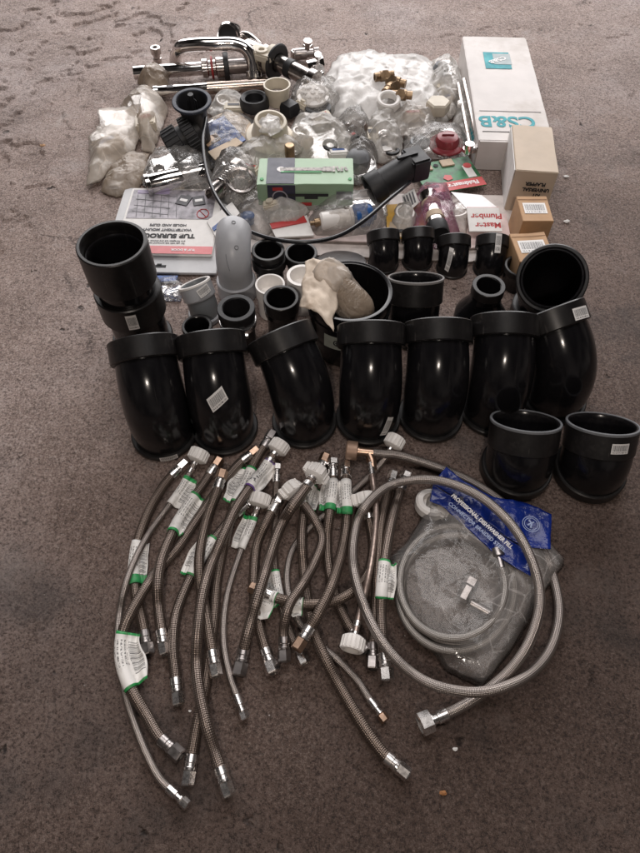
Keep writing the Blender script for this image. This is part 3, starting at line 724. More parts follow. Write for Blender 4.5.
# long white carton
t, R, H = carton('long_carton', 'long white carton with teal lettering, flat on the floor at the upper right', (479, 141), (554, 143), (466, 36), .075, CARDW)
T0 = H+.0004
text('CS&B', .064, INKT, t, Mtop(-.012, -R.d/2+.085, T0, PI), bold=.0012, sx=.90)
flat(t, .15, .0018, .0, -R.d/2+.040, T0, INK, 'printed_line'); flat(t, .15, .0012, .0, -R.d/2+.128, T0, INKG, 'printed_line')
flat(t, .068, .085, -.005, R.d/2-.13, T0+.0001, INKT, 'printed_emblem')
flat(t, .046, .055, .008, R.d/2-.124, T0+.0007, plain('grey_print', (.30, .36, .37), .5), 'printed_panel')
text('CS&B', .022, INKW, t, Mtop(-.005, R.d/2-.13, T0+.0014, PI+.55), bold=.0006)
text('CS&B', .036, INKT, t, Matrix.Translation((-R.w/2-.0006, -R.d/2+.10, H*.5)) @ Matrix.Rotation(-PI/2, 4, 'Z') @ Matrix.Rotation(PI/2, 4, 'X'), bold=.001)
# tan carton with black lines of writing
t, R, H = carton('tan_carton', 'tan square carton with three printed lines, in front of the long white carton', (516, 170), (559, 173), (512, 124), .108, CARDT)
for i, (s_, w_) in enumerate([('KIT', .0115), ('UNIVERSAL', .0115), ('FLAPPER', .0115)]):
    text(s_, w_, INK, t, Matrix.Translation((.012-.004*i, -R.d/2-.0018, .050+.014*i)) @ Matrix.Rotation(PI/2, 4, 'X') @ Matrix.Rotation(PI, 4, 'Z'), bold=.0005)
g = G(); g.box((-R.w/2-.0012, 0, H/2), (.0016, R.d*.94, H*.94)); g.put('side_panel', PAPW, t, smooth=False, label='white side panel')
# two kraft cartons
for nl, nr, fl_, z, lab in [((523, 221), (554, 221), (517, 196), .085, 'small brown carton with barcode label, directly in front of the tan carton'),
                        ((520, 262), (556, 260), (514, 233), .075, 'small brown carton with barcode label, nearest the large open elbow')]:
    t, R, H = carton('brown_carton', lab, nl, nr, fl_, z, CARDK)
    w, h = R.w*.74, R.d*.42
    mesh('barcode_label', [(-w/2, -h/2, H+.0006), (w/2, -h/2, H+.0006), (w/2, h/2, H+.0006), (-w/2, h/2, H+.0006)], [(0, 1, 2, 3)], BARCODE, t, [(0, 0), (1, 0), (1, 1), (0, 1)], smooth=False)
    flat(t, R.w*.96, .001, 0, R.d*.36, H+.0002, plain('kraft_seam', (.30, .17, .09), .7), 'lid_seam')
# mint green carton
t, R, H = carton('green_carton', 'mint green carton with a picture of a chrome hose, in the middle of the pile', (257, 184), (354, 184), (257, 158), .085, GREENB, z0=.03)
zt = H+.0005
flat(t, R.w*.29, R.d*.985, -R.w*.31+.01, 0, zt, NAVYINK, 'navy_panel')
g = G(); g.rev([(0, .009), (.0008, .009), (.0008, 0)], 24, (-R.w*.26, .004, zt+.0002)); g.put('printed_disc', INKW, t)
g = G(); zz = zt+.001
g.box((-.008, .004, zz), (.098, .0115, .0006)); g.box((.048, .004, zz+.0003), (.020, .017, .0006))
for k in range(4): g.box((.062+.009*k, .004+.001*(k % 2), zz+.0004), (.006, .020-.002*k, .0006), rotz(.3*(k % 2)))
g.put('printed_hose', plain('hose_print', (.30, .27, .25), .4, var=.5, nscale=120), t, smooth=False)
g = G(); g.box((-.01, -.006, zz), (.09, .004, .0005)); g.put('printed_shadow', GREEN, t, smooth=False)
fy = -R.d/2-.0022
g = G(); g.box((-R.w*.31+.012, fy, H*.5), (R.w*.29, .0008, H*.96)); g.put('navy_panel', NAVYINK, t, smooth=False)
g = G(); g.box((.0, fy-.0006, H*.52), (.10, .0008, .007)); g.box((.012, fy-.0007, H*.45), (.03, .0008, .012)); g.put('printed_pipe', INK, t, smooth=False)
g = G(); g.box((-R.w*.29, fy-.0006, H*.80), (.022, .0008, .008)); g.put('red_mark', INKR, t, smooth=False)
g = G(); g.box((-.002, fy-.0006, H*.10), (.030, .0008, .008)); g.put('red_mark', INKR, t, smooth=False)
g = G(); g.box((R.w*.40, fy-.0006, H*.5), (.034, .0008, .020)); g.put('printed_panel', INKG, t, smooth=False)
g = G()
for x0 in (-R.w*.455, R.w*.46): g.rev([(0, .0042), (.0008, .0042), (.0008, 0)], 16, (x0, -R.d*.32, zt)); 
g.put('printed_dot', GREEN, t)
g = G(); g.tube([(-R.w*.27+.016*math.cos(a), fy-.0008, H*.42+.016*math.sin(a)) for a in np.linspace(0, 2*PI, 26)], .0016, 6); g.put('printed_ring', PHOTO, t)
# flat blister card
R = Rect((128, 270), (213, 270), None, .012, .305)
Rl = at(103, 188, .012)
nl, nr, fl_ = (99, 271), (216, 273), (103, 187)
R = Rect(nl, nr, fl_, .010)
t = thing('blister_card', 'flat grey blister card with faded red band and upside-down lettering, behind the tall fitting', 'package', (R.c.x, R.c.y, .002), R.yaw)
g = G(); g.box((0, 0, .004), (R.w, R.d, .006), bev=.001); g.put('backing_card', plain('backing_card', (.46, .46, .47), .4, var=.05), t)
w, d = R.w, R.d
g = G(); g.box((.004, .018, .011), (w*.86, d*.80, .008), bev=.002); bs = g.put('blister_shell', PAPW, t)
flat(bs, w*.78, d*.36, .0, d*.255, .0155, PHOTO, 'printed_photo')
flat(bs, w*.855, d*.085, .004, -d*.285, .0155, PINKR, 'red_band')
flat(bs, w*.30, d*.05, -w*.20, d*.405, .0158, plain('lilac_print', (.34, .28, .42), .5), 'lilac_band')
g = G(); g.box((w*.10, d*.30, .0165), (w*.12, d*.12, .002), rotz(-.3), .001); g.box((w*.24, d*.30, .0165), (w*.11, d*.12, .002), rotz(.25), .001); g.put('printed_clip', INKG, bs)
g = G(); g.box((w*.10, d*.30, .0178), (w*.07, d*.03, .0008), rotz(-.3)); g.box((w*.24, d*.30, .0178), (w*.07, d*.03, .0008), rotz(.25)); g.put('printed_highlight', INKW, bs, smooth=False)
g = G(); g.tube([(w*.30+.013*math.cos(a), d*.14+.016*math.sin(a), .0162) for a in np.linspace(0, 2*PI, 24)], .0011, 6); g.tube([(w*.30-.009, d*.14+.011, .0164), (w*.30+.009, d*.14-.011, .0164)], .001, 6); g.put('printed_symbol', INKR, bs)
g = G()
for k in range(6): g.box((-w*.32+k*.018, d*.23, .0161), (.0012, d*.28, .0005), rotz(.12))
for k in range(4): g.box((-w*.18, d*.14+k*.022, .0162), (w*.34, .001, .0005), rotz(-.12))
g.put('printed_grid', INKG, bs, smooth=False)
zt = .0158
text('TUB & DOOR', .0085, INKW, bs, Mtop(w*.19, -d*.285, .0162, PI), bold=.0003)
text('TUB SURROUND', .0175, INK, bs, Mtop(-.004, -d*.125, zt, PI), bold=.0008, sx=1.05)
text('for use with tub surround wall kits', .0064, INKG, bs, Mtop(.002, -d*.212, zt, PI)); text('and fibreglass tub and shower units', .0064, INKG, bs, Mtop(.002, -d*.186, zt, PI))
text('WATERTIGHT MOUNT', .0105, INKG, bs, Mtop(.002, -d*.055, zt, PI), bold=.0004); text('HOLES AND CLIPS', .0100, INKG, bs, Mtop(.002, .0, zt, PI), bold=.0003)
g = G(); g.box((.0, -d*.435, .0074), (.030, .0075, .0012), bev=.0004); g.box((.0, -d*.435+.004, .0074), (.010, .008, .0012), bev=.0004); g.put('hanger_slot', INK, t)
# hang card, green and red
R = Rect((428, 194), (487, 184), (420, 163), .020)
t = thing('hang_card', 'green and red hang card with white lettering, right of the black overflow pipe', 'package', (R.c.x, R.c.y, .014), R.yaw)
w, d = R.w, R.d
g = G(); g.box((0, 0, .003), (w, d, .003), bev=.0008); g.put('backing_card', GREENP, t)
flat(t, w*.995, d*.27, 0, -d*.363, .0050, REDB, 'red_band')
text('Fluidmaster', .019, INKW, t, Mtop(w*.14, -d*.36, .0056, PI), bold=.0006, sx=.85)
g = G(); g.box((-w*.32, d*.32, .0062), (w*.24, d*.22, .004), bev=.001); g.box((w*.08, d*.36, .0062), (w*.22, d*.22, .004), bev=.001); g.put('blister_insert', KRAFTP, t)
g = G(); g.box((w*.36, d*.0, .0052), (w*.14, d*.40, .0008)); g.put('white_panel', PAPW, t, smooth=False)
g = G(); g.rev([(0, .010), (.0008, .010), (.0008, 0)], 20, (w*.38, d*.18, .0054)); g.rev([(0, .012), (.0008, .012), (.0008, 0)], 5, (-.006, -d*.10, .0050)); g.put('red_mark', REDB, t)
g = G(); g.rev([(0, .006), (.0016, .006), (.0016, 0)], 20, (-w*.12, d*.34, .0046)); g.box((-w*.36, -d*.30, .0056), (.030, .010, .0008)); g.put('hanger_hole', INK, t)
# red lettered paper package
R = Rect((470, 229), (503, 229), (470, 209), .040)
t = thing('folded_card', 'folded white card with red lettering standing before the brown cartons', 'package', (R.c.x, R.c.y, .012), R.yaw)
w, d = R.w, R.d
g = G(); g.box((0, 0, .026), (w, d, .003), Matrix.Rotation(.18, 3, 'X'), .0008); g.put('front_panel', PAPW, t)
a = at(452, 190, .05)-Vector(t.location); 
mesh('back_panel', [(-w/2, d/2, .030), (w/2, d/2, .030), (w*.12, d/2+.060, .020), (-w*.85, d/2+.066, .024)] + [(-w/2, d/2, .028), (w/2, d/2, .028), (w*.12, d/2+.060, .018), (-w*.85, d/2+.066, .022)],
     [(0, 1, 2, 3), (7, 6, 5, 4), (0, 4, 5, 1), (1, 5, 6, 2), (2, 6, 7, 3), (3, 7, 4, 0)], plain('bright_paper', (.80, .79, .79), .5, var=.05, bump=.3, bscale=30, bdist=.002), t, smooth=False)
Mx = Matrix.Rotation(.18, 4, 'X')
text('Master', .020, INKR, t, Matrix.Translation((w*.10, -d*.24, .0245)) @ Mx @ Matrix.Rotation(PI, 4, 'Z'), bold=.0006)
text('Plumber', .020, INKR, t, Matrix.Translation((w*.08, d*.12, .0290)) @ Mx @ Matrix.Rotation(PI, 4, 'Z'), bold=.0006)
g = G(); g.box((0, d*.42, .0310), (w*.98, d*.18, .001), Matrix.Rotation(.18, 3, 'X')); g.put('red_band', REDB, t, smooth=False)
# paper cards lying under the bags
def slab(name, label, quad, z, mat, cat='card', th=.0025, parent=None):
    P = [at(x, y, z) for x, y in quad]; c = sum(P, Vector())/len(P); m = len(P)
    v = [q-c+Vector((0, 0, th/2)) for q in P] + [q-c-Vector((0, 0, th/2)) for q in P]
    f = [tuple(range(m)), tuple(range(2*m-1, m-1, -1))] + [(i, (i+1) % m, m+(i+1) % m, m+i) for i in range(m)]
    if parent:
        return mesh(name, [q + c - parent.location for q in v], f, mat, parent, smooth=False)
    o = mesh(name, v, f, mat, None, smooth=False); o.location = c; tagit(o, label, cat); return o
slab('paper_sheet', 'large pale paper sheet spread flat under the plastic bags in the middle', [(238, 212), (262, 196), (390, 194), (512, 196), (512, 252), (470, 262), (240, 252)], .004, plain('pale_sheet', (.56, .50, .47), .55, bump=.4, bscale=25, bdist=.003))
slab('backing_card', 'pale card with a red rim under the blue and white valve', [(300, 212), (382, 205), (388, 243), (300, 240)], .014, plain('pale_pink_card', (.60, .50, .48), .5, bump=.3, bscale=40), th=.003)
slab('backing_card', 'white backing card with pink patches in front of the folded lettered card', [(440, 218), (506, 214), (512, 246), (440, 250)], .012, plain('pinkish_card', (.66, .52, .50), .5, var=.2, nscale=18), th=.003)
o = thing('backing_card', 'yellow card with black marks between the valve and the pink pouch', 'card', at(405, 222, .022))
slab('card_board', '', [(386, 205), (430, 203), (436, 240), (387, 238)], .022, YELL, parent=o)
slab('printed_strip', '', [(390, 222), (428, 230), (430, 240), (388, 236)], .0245, KRAFTP, parent=o)
slab('printed_strip', '', [(397, 229), (412, 231), (411, 234), (396, 232)], .0268, INK, parent=o)
o = thing('picture_card', 'blue and brown picture card in clear film, left of the cream flanged cup', 'package', at(225, 145, .03))
slab('card_board', '', [(199, 128), (224, 116), (246, 140), (214, 158)], .03, BLUEPR, parent=o)
slab('printed_photo', '', [(202, 140), (216, 133), (221, 139), (208, 147)], .0325, PHOTOB, parent=o)
slab('folded_flap', '', [(208, 152), (236, 138), (243, 143), (215, 160)], .0345, KRAFTP, parent=o)
slab('round_paper', 'tan rounded paper insert lying behind the picture card', [(212, 118), (225, 112), (238, 113), (250, 122), (256, 135), (246, 143), (228, 140)], .024, KRAFTP, 'paper')
slab('white_card', 'white card sleeve with blue and black lettering, right of the blister card', [(207, 222), (232, 203), (240, 214), (216, 238)], .018, PAPW, 'package', th=.006)
slab('white_card', 'white card with red stripe under the small clear pouch left of the valve', [(268, 222), (306, 214), (314, 236), (276, 238)], .022, PAPW, 'package', th=.004)
slab('red_stripe', '', [(270, 224), (304, 216), (307, 222), (272, 229)], .0255, REDB, parent=bpy.data.objects['white_card.001'])
slab('blue_stripe', '', [(212, 228), (222, 220), (224, 223), (214, 231)], .0225, BLUEPR, parent=bpy.data.objects['white_card'])
slab('blue_slip', 'dark blue paper slip under the near edge of the blister card', [(152, 276), (178, 276), (176, 281), (153, 282)], .006, BLUEPR, 'paper')
# ---------------------------------------------------------------- black waste-and-overflow pieces and cable
p = at(193, 100, .13)
t = thing('waste_fitting', 'black drain fitting with blue-black flange and ribbed nuts at the upper left of the pile', 'drain fitting', (p.x, p.y, 0))
tl = Vector((0, -.12, 1)).normalized()
g = G(); g.rev([(0, .028), (.10, .029), (.118, .033), (.13, .041), (.133, .044), (.136, .044), (.139, .042), (.1385, .036), (.132, .033), (.08, .028), (.08, 0)], 56, (0, 0, 0), tl); g.put('flange_body', RUBBER, t)
g = G(); g.ring(.1335, .1402, .0455, .036, 56, (0, 0, 0), tl, .0015); g.put('flange_rim', NAVY, t)
g = G(); g.tube([tl*.09, tl*.155], .0065, 12); g.tube([tl*.105+Vector((-.012, 0, 0)), tl*.138+Vector((-.010, 0, 0)), tl*.15, tl*.138+Vector((.010, 0, 0)), tl*.105+Vector((.012, 0, 0))], .0014, 8); g.put('drain_stem', RUBBER, t)
# side branch with slip nuts
c0 = at(200, 128, .075)-Vector(t.location); c1 = at(170, 147, .045)-Vector(t.location); dd = (c1-c0).normalized()
g = G(); g.rev([(0, .030), (.06, .030), (.07, .030)], 40, c0, dd); g.put('side_branch', RUBBER, t)
def ribbed(g, o, d, h0, h1, r, n=28):
    g.rev([(h0, r*.86), (h0+.001, r*.94), (h1-.001, r*.94), (h1, r*.86)], 40, o, d)
    d = Vector(d).normalized(); up = Vector((0, 0, 1)) if abs(d.z) < .95 else Vector((0, 1, 0)); a = d.cross(up).normalized(); b = d.cross(a).normalized()
    for k in range(n):
        q = 2*PI*k/n; c = Vector(o)+a*(r*.95*math.cos(q))+b*(r*.95*math.sin(q))
        g.tube([c+d*(h0+.0015), c+d*(h1-.0015)], r*.055, 6)
g = G(); ribbed(g, c0, dd, .012, .040, .043); g.put('slip_nut', RUBBER, t)
g = G(); ribbed(g, c0, dd, .052, .088, .040, 20); g.rev([(.088, .035), (.090, .034), (.090, .0)], 40, c0, dd); g.put('slip_nut', RUBBER, t)
p = at(394, 176, .075)
t = thing('overflow_pipe', 'black overflow pipe lying on its side, mouth to the left, by the green carton', 'drain fitting', (p.x, p.y, p.z))
d = (at(374, 186, .06)-at(403, 168, .085)).normalized()
g = G(); g.rev([(-.045, .030), (.03, .031), (.032, .036), (.062, .037), (.064, .036), (.064, .031), (.062, .0295), (.0, .0285), (.0, 0)], 56, (0, 0, 0), d); g.put('pipe_body', RUBBER, t)
g = G(); g.box(-d*.055+Vector((0, .0, -.004)), (.045, .062, .052), rotz(math.atan2(d.y, d.x)), .004); g.put('block_end', RUBBER, t)
g = G(); g.box(-d*.03+Vector((0.0, .0, .032)), (.05, .010, .006), rotz(math.atan2(d.y, d.x)), .001); g.put('moulded_rib', RUBBER, t)
cab = [at(206, 118, .105), at(203, 140, .10), at(206, 168, .09), at(216, 196, .085), at(235, 221, .085), at(262, 236, .095), at(300, 242, .10), at(335, 237, .10), at(362, 222, .10), at(388, 200, .095), at(410, 182, .08)]
g = G(); g.tube(spline(cab, .008), .0042, 12); o = g.put('control_cable', plain('cable_black', (.012, .012, .014), .22, bump=.03)); tagit(o, 'thin glossy black cable arching over the pile between the two drain fittings', 'cable')
# ---------------------------------------------------------------- chrome pieces
def ctube(name, label, p0, p1, z, r, mat=CHROME, hollow=True, cat='chrome pipe', extra=None):
    a, b = at(*p0, z), at(*p1, z); t = thing(name, label, cat, a); d = b-a; L = d.length
    g = G(); g.rev([(0, r-.0012), (.001, r), (L*.98, r), (L, r-.001), (L, r-.003), (.03 if False else L*.5, r-.003), (L*.5, 0)] if False else [(.02, 0), (.02, r-.003), (0, r-.003), (0, r-.0006), (.0012, r), (L-.001, r), (L, r-.0008), (L, 0)], 40, (0, 0, 0), d); g.put('tube', mat, t)
    return t, d.normalized(), L
t, d, L = ctube('drain_tube', 'straight chrome drain tube with black and red washers at its right end', (134, 73), (236, 66), .026, .0175)
g = G(); g.rev([(L*.66, .0176), (L*.67, .024), (L*.72, .024), (L*.73, .020), (L*.80, .020), (L*.81, .026), (L*.88, .026)], 40, (0, 0, 0), d); g.put('coupling_nut', CHROMED, t)
g = G(); g.ring(L*.755, L*.775, .028, .018, 40, (0, 0, 0), d); g.put('red_washer', REDRING, t)
g = G(); g.ring(L*.88, L*.93, .036, .018, 44, (0, 0, 0), d, .002); g.put('rubber_washer', RUBBER, t)
g = G(); g.rev([(L*.93, .02), (L*1.12, .02), (L*1.12, .025), (L*1.30, .025), (L*1.30, 0)], 36, (0, 0, 0), d); g.put('threaded_end', STEELD, t)
t, d, L = ctube('drain_tube', 'long thin chrome tube with a small square mark, running behind the drain flange', (154, 92), (272, 84), .020, .0145)
g = G(); g.ring(.0, .012, .0155, .0143, 36, (0, 0, 0), d); g.put('tube_lip', CHROME, t)
c = Vector((0, 0, 0))+d*.045; g = G(); g.box(c+Vector((0, -.004, .0142)), (.018, .010, .001), rotz(math.atan2(d.y, d.x))); g.put('square_mark', INKG, t, smooth=False)
g = G(); g.rev([(L*.45, .0147), (L*.45, .0152), (L, .0152), (L, 0)], 36, (0, 0, 0), d); g.put('stained_sleeve', plain('stained_chrome', (.55, .46, .40), .22, 1., var=.15), t)
# u-shaped grab tube
P = [at(176, 64, .02), at(176, 55, .05), at(181, 47, .085), at(195, 44.5, .095), at(215, 44, .097), at(234, 44, .095), at(246, 49, .085), at(252, 60, .06), at(254, 76, .025)]
t = thing('bent_chrome_pipe', 'U-shaped chrome pipe arching over the washers at the top of the pile', 'chrome pipe', P[0])
g = G(); g.tube([q-P[0] for q in spline(P, .008)], .0165, 28); g.put('tube', CHROME, t)
g = G(); dd = (P[-1]-P[-2]).normalized(); g.ring(-.014, .004, .021, .0166, 36, P[-1]-P[0], dd); g.put('end_collar', CHROME, t)
# faucet body
a, b = at(246, 46, .06), at(316, 82, .04); d = (b-a).normalized(); L = (b-a).length
t = thing('faucet_body', 'chrome faucet with round knob, lever and black ring washer behind the cream cups', 'faucet', a)
g = G(); g.rev([(0, .018), (.01, .024), (L*.25, .024), (L*.27, .030), (L*.40, .030), (L*.42, .022), (L*.9, .022), (L*.92, .028), (L, .028), (L, 0)], 40, (0, 0, 0), d); g.put('valve_body', CHROMED, t)
g = G(); g.ring(L*.43, L*.47, .046, .0225, 48, (0, 0, 0), d, .003); g.put('ring_washer', RUBBER, t)
g = G(); g.ring(L*.34, L*.42, .036, .0225, 40, (0, 0, 0), d, .003); g.put('cream_washer', CREAM, t)
g = G(); g.ring(L*.60, L*.68, .0245, .0215, 40, (0, 0, 0), d, .001); g.put('black_sleeve', RUBBER, t)
kd = Vector((-.35, -.8, .25)).normalized(); k0 = at(232, 36, .065)-a
g = G(); g.rev([(-.03, .012), (-.022, .030), (0, .036), (.018, .037), (.024, .033), (.024, .030), (.005, .027), (.005, 0)], 48, k0, kd); g.put('knob', CHROME, t)
g = G(); g.rev([(.004, .028), (.012, .0285), (.014, .024), (.014, 0)], 40, k0, kd); g.put('knob_insert', RUBBER, t)
g = G(); g.tube(spline([k0+Vector((.01, 0, 0)), at(247, 36, .07)-a, at(257, 44, .06)-a, at(262, 51, .05)-a]), [.014]*3+[.011]*30 if False else .0125, 20); g.put('lever', CHROMED, t)
q = at(262, 54, .07)-a; g = G(); g.box(q, (.075, .05, .02), rotz(-.5), .004); g.put('escutcheon', CREAM, t)
g = G(); g.ring(-.001, .004, .017, .008, 30, q+Vector((0, -.004, .011)), (0, 0, 1)); g.put('round_boss', CREAM, t)
q2 = at(312, 80, .04)-a; g = G()
for ang_ in (0, PI/2): 
    e = Vector((math.cos(ang_+.6), math.sin(ang_+.6), .2)); g.tube([q2-e*.034, q2-e*.02, q2+e*.02, q2+e*.034], [.009, .006, .006, .009], 14)
g.rev([(-.012, .014), (.014, .012), (.018, .006), (.018, 0)], 24, q2, (0, -.3, 1)); g.put('cross_handle', CHROME, t)
# small nut by itself
t = thing('small_bushing', 'small chrome bushing standing alone at the far left of the chrome pipes', 'bushing', at(158, 62, 0))
g = G(); g.rev([(0, .012), (.012, .012), (.013, .010), (.022, .010), (.024, .0145), (.040, .0145), (.041, .0135), (.041, .0075), (.02, .0075), (.02, 0)], 36); g.put('bushing_wall', CHROMED, t)
# shutoff valves at top right of chrome
p = at(303, 52, .02); t = thing('shutoff_valve', 'dark round-ended valve beyond the cross handle at the top of the pile', 'valve', p)
g = G(); g.rev([(0, 0), (0, .008), (-.004, .008), (-.004, .014), (.0, .0155), (.03, .0155), (.031, .011), (.05, .011), (.052, .014), (.066, .014), (.066, 0)], 32, (-.02, -.012, .0), (1, .15, 0)); g.put('valve_body', STEELD, t)
g = G(); g.rev([(0, .007), (.018, .007), (.020, .012), (.027, .012), (.027, 0)], 24, (.012, -.006, .010), (.1, -.2, 1)); g.put('valve_stem', CHROMED, t)
p = at(318, 66, .02); t = thing('shutoff_valve', 'bright chrome angle valve just left of the white bag', 'valve', p)
g = G(); g.rev([(0, .013), (.03, .013), (.034, .018), (.046, .018), (.046, 0)], 6, (-.03, 0, .0), (1, .3, .1)); g.rev([(0, .010), (.03, .010), (.03, .015), (.04, .015), (.04, 0)], 24, (0, 0, 0), (.1, -1, .2)); g.put('valve_body', CHROME, t)
g = G(); g.rev([(0, .006), (.014, .006), (.015, .016), (.024, .016), (.024, 0)], 12, (0, 0, .008), (0, 0, 1), sx=.6); g.put('valve_handle', CHROME, t)
for px, py, lab, sc in [(283, 72, 'small chrome ferrule below the faucet body between washer and tube', 1.0), (296, 66, 'chrome compression nut resting on the faucet body side', 1.2)]:
    t = thing('compression_nut', lab, 'nut', at(px+12, py-18, .012)); g = G(); g.rev([(0, .009*sc), (.004, .013*sc), (.020, .013*sc), (.022, .011*sc), (.022, .007*sc), (.005, .007*sc), (.005, 0)], 6, (0, 0, -.012), (0, 0, 1)); g.put('nut_body', CHROMED, t)
# shiny rods beside the long carton
t = thing('chrome_rods', 'pair of slim chrome rods joined by a bracket, left of the long carton', 'chrome rod', at(470, 150, .03))
g = G(); o0 = Vector(t.location)
g.tube([at(458, 84, .05)-o0, at(471, 152, .05)-o0], .0048, 14); g.put('rod', CHROMED, t)
g = G(); g.tube([at(464, 80, .05)-o0, at(480, 150, .05)-o0], .0065, 14); g.put('rod', CHROMED, t)
g = G(); g.box(at(473, 149, .048)-o0, (.050, .020, .014), rotz(.3), .003); g.rev([(0, .011), (.022, .011), (.022, 0)], 20, at(468, 152, .045)-o0, (0, 0, 1)); g.put('bracket', CHROME, t)
g = G(); g.box(at(460, 104, .05)-o0, (.012, .02, .012), None, .002); g.put('rod_clip', WPLAS, t)
# brass fittings on the white bag
for (px, py, yaw, lab) in [(384, 76, .2, 'old brass fitting topmost in the cluster on the white bag'), (396, 82, -.5, 'old brass fitting at the right of the cluster on the white bag'),
                       (390, 88, .9, 'old brass fitting with round mouth in the middle of the cluster'), (402, 95, -.2, 'old brass fitting lowest in the cluster, above the white ring')]:
    t = thing('brass_fitting', lab, 'brass fitting', at(px, py, .062), yaw, 'brass fittings on the white bag')
    g = G(); g.rev([(-.02, 0), (-.02, .007), (-.026, .007), (-.026, .011), (-.012, .011), (-.010, .013), (.010, .013), (.012, .010), (.026, .010), (.026, 0)], 28, (0, 0, 0), (1, .1, 0)); g.put('fitting_body', BRASS, t)
    g = G(); g.rev([(0, .010), (.016, .010), (.018, .013), (.026, .013), (.026, 0)], 6, (0, 0, 0), (-.1, -.8, .5)); g.put('hex_nut', BRASS, t)
# cups, rings and caps in the pile
def cupobj(name, label, px, py, z, prof, mat, cat, dark=None, tilt=(0, 0), seg=48, part='cup_wall', zb=.0):
    t = thing(name, label, cat, at(px, py, z), 0, None, tilt); g = G(); g.rev(prof, seg); g.put(part, mat, t); return t
cupobj('rubber_ring', 'black rubber ring left of the cream cup', 255, 108, .02, [(.0, .024), (.0, .034), (.004, .038), (.022, .038), (.030, .034), (.031, .030), (.026, .024), (.008, .022), (.008, 0)], RUBBER, 'ring')
t = cupobj('cream_cup', 'cream plastic cup holding a dark washer, beside the black rubber ring', 278, 104, .02, [(0, .024), (.004, .028), (.03, .031), (.048, .035), (.052, .035), (.052, .031), (.03, .027), (.022, .026), (.022, 0)], CREAM, 'cup')
g = G(); g.ring(.024, .031, .020, .009, 30); o = g.put('cup_washer', STEELD, t)
t = cupobj('flanged_cup', 'cream flanged cup full of crumpled white film, in the middle of the pile', 270, 138, .03, [(0, .058), (.003, .060), (.008, .058), (.012, .046), (.03, .042), (.046, .040), (.050, .038), (.051, .032), (.040, .030), (.03, 0)], CREAM, 'cup', tilt=(.12, .1))
t = cupobj('round_disc', 'white round ribbed drain disc inside the clear bag left of the white bag', 313, 98, .03, [(0, .040), (.006, .044), (.012, .043), (.015, .036), (.015, 0)], WPLAS, 'disc', tilt=(.15, 0))
g = G()
for k in range(6): a_ = k*PI/3; g.rev([(.0145, .006), (.0175, .006), (.0175, 0)], 16, (.020*math.cos(a_), .020*math.sin(a_), 0))
g.rev([(.0145, .007), (.0185, .006), (.0185, 0)], 16); g.put('raised_dot', PAPW, t)
t = thing('white_ring', 'white plastic ring with open centre, in front of the brass fittings', 'ring', at(388, 105, .05), tilt=(.2, 0)); g = G(); g.ring(0, .022, .030, .020, 44, bev=.003); g.put('ring_wall', WPLAS, t)
cupobj('oval_washer', 'flat grey oval washer left of the red stopper', 420, 144, .02, [(0, .024), (.004, .026), (.008, .024), (.008, .019), (.005, .018), (.005, 0)], GREYP2, 'washer')
t = cupobj('red_stopper', 'dark red rubber stopper domed under clear film by the chrome rods', 446, 146, .02, [(0, .042), (.004, .044), (.007, .042), (.010, .031), (.018, .030), (.026, .025), (.029, .016), (.030, 0)], REDP, 'stopper', tilt=(.05, 0))
g = G(); g.box((0, 0, .030), (.030, .004, .006), bev=.001); g.put('stopper_ridge', REDP, t)
cupobj('hexagonal_plug', 'cream hexagonal plug above the red stopper', 437, 112, .03, [(0, .028), (.004, .031), (.026, .031), (.030, .027), (.030, 0)], CREAM, 'plug', seg=6)
cupobj('faceted_plug', 'dark faceted plug in clear film, behind the black overflow pipe', 358, 168, .02, [(0, .028), (.03, .030), (.040, .022), (.045, .012), (.045, 0)], RUBBERG, 'cap', seg=8)
cupobj('rubber_plug', 'dark round plug inside the bag at the upper right of the pile', 440, 74, .02, [(0, .020), (.016, .022), (.028, .016), (.030, 0)], RUBBERG, 'cap')
cupobj('brown_plug', 'brown rubber plug between the clear bags left of the white bag', 358, 134, .02, [(0, .022), (.02, .024), (.03, .018), (.03, 0)], plain('brown_rubber', (.10, .07, .055), .5), 'plug')
cupobj('rubber_ring', 'dark rubber ring under the clear bag above the green carton', 318, 114, .01, [(.0, .030), (.004, .034), (.020, .034), (.022, .030), (.020, .022), (.006, .022), (.006, 0)], RUBBER, 'ring')
cupobj('brass_bushing', 'short brass bushing peeking out behind the green carton', 290, 157, .02, [(0, .012), (.03, .012), (.032, .010), (.032, 0)], BRASS, 'bushing')
cupobj('dark_fitting', 'black block fitting behind the cream flanged cup', 290, 114, .01, [(0, .026), (.02, .026), (.03, .022), (.03, 0)], RUBBER, 'fitting', seg=4)
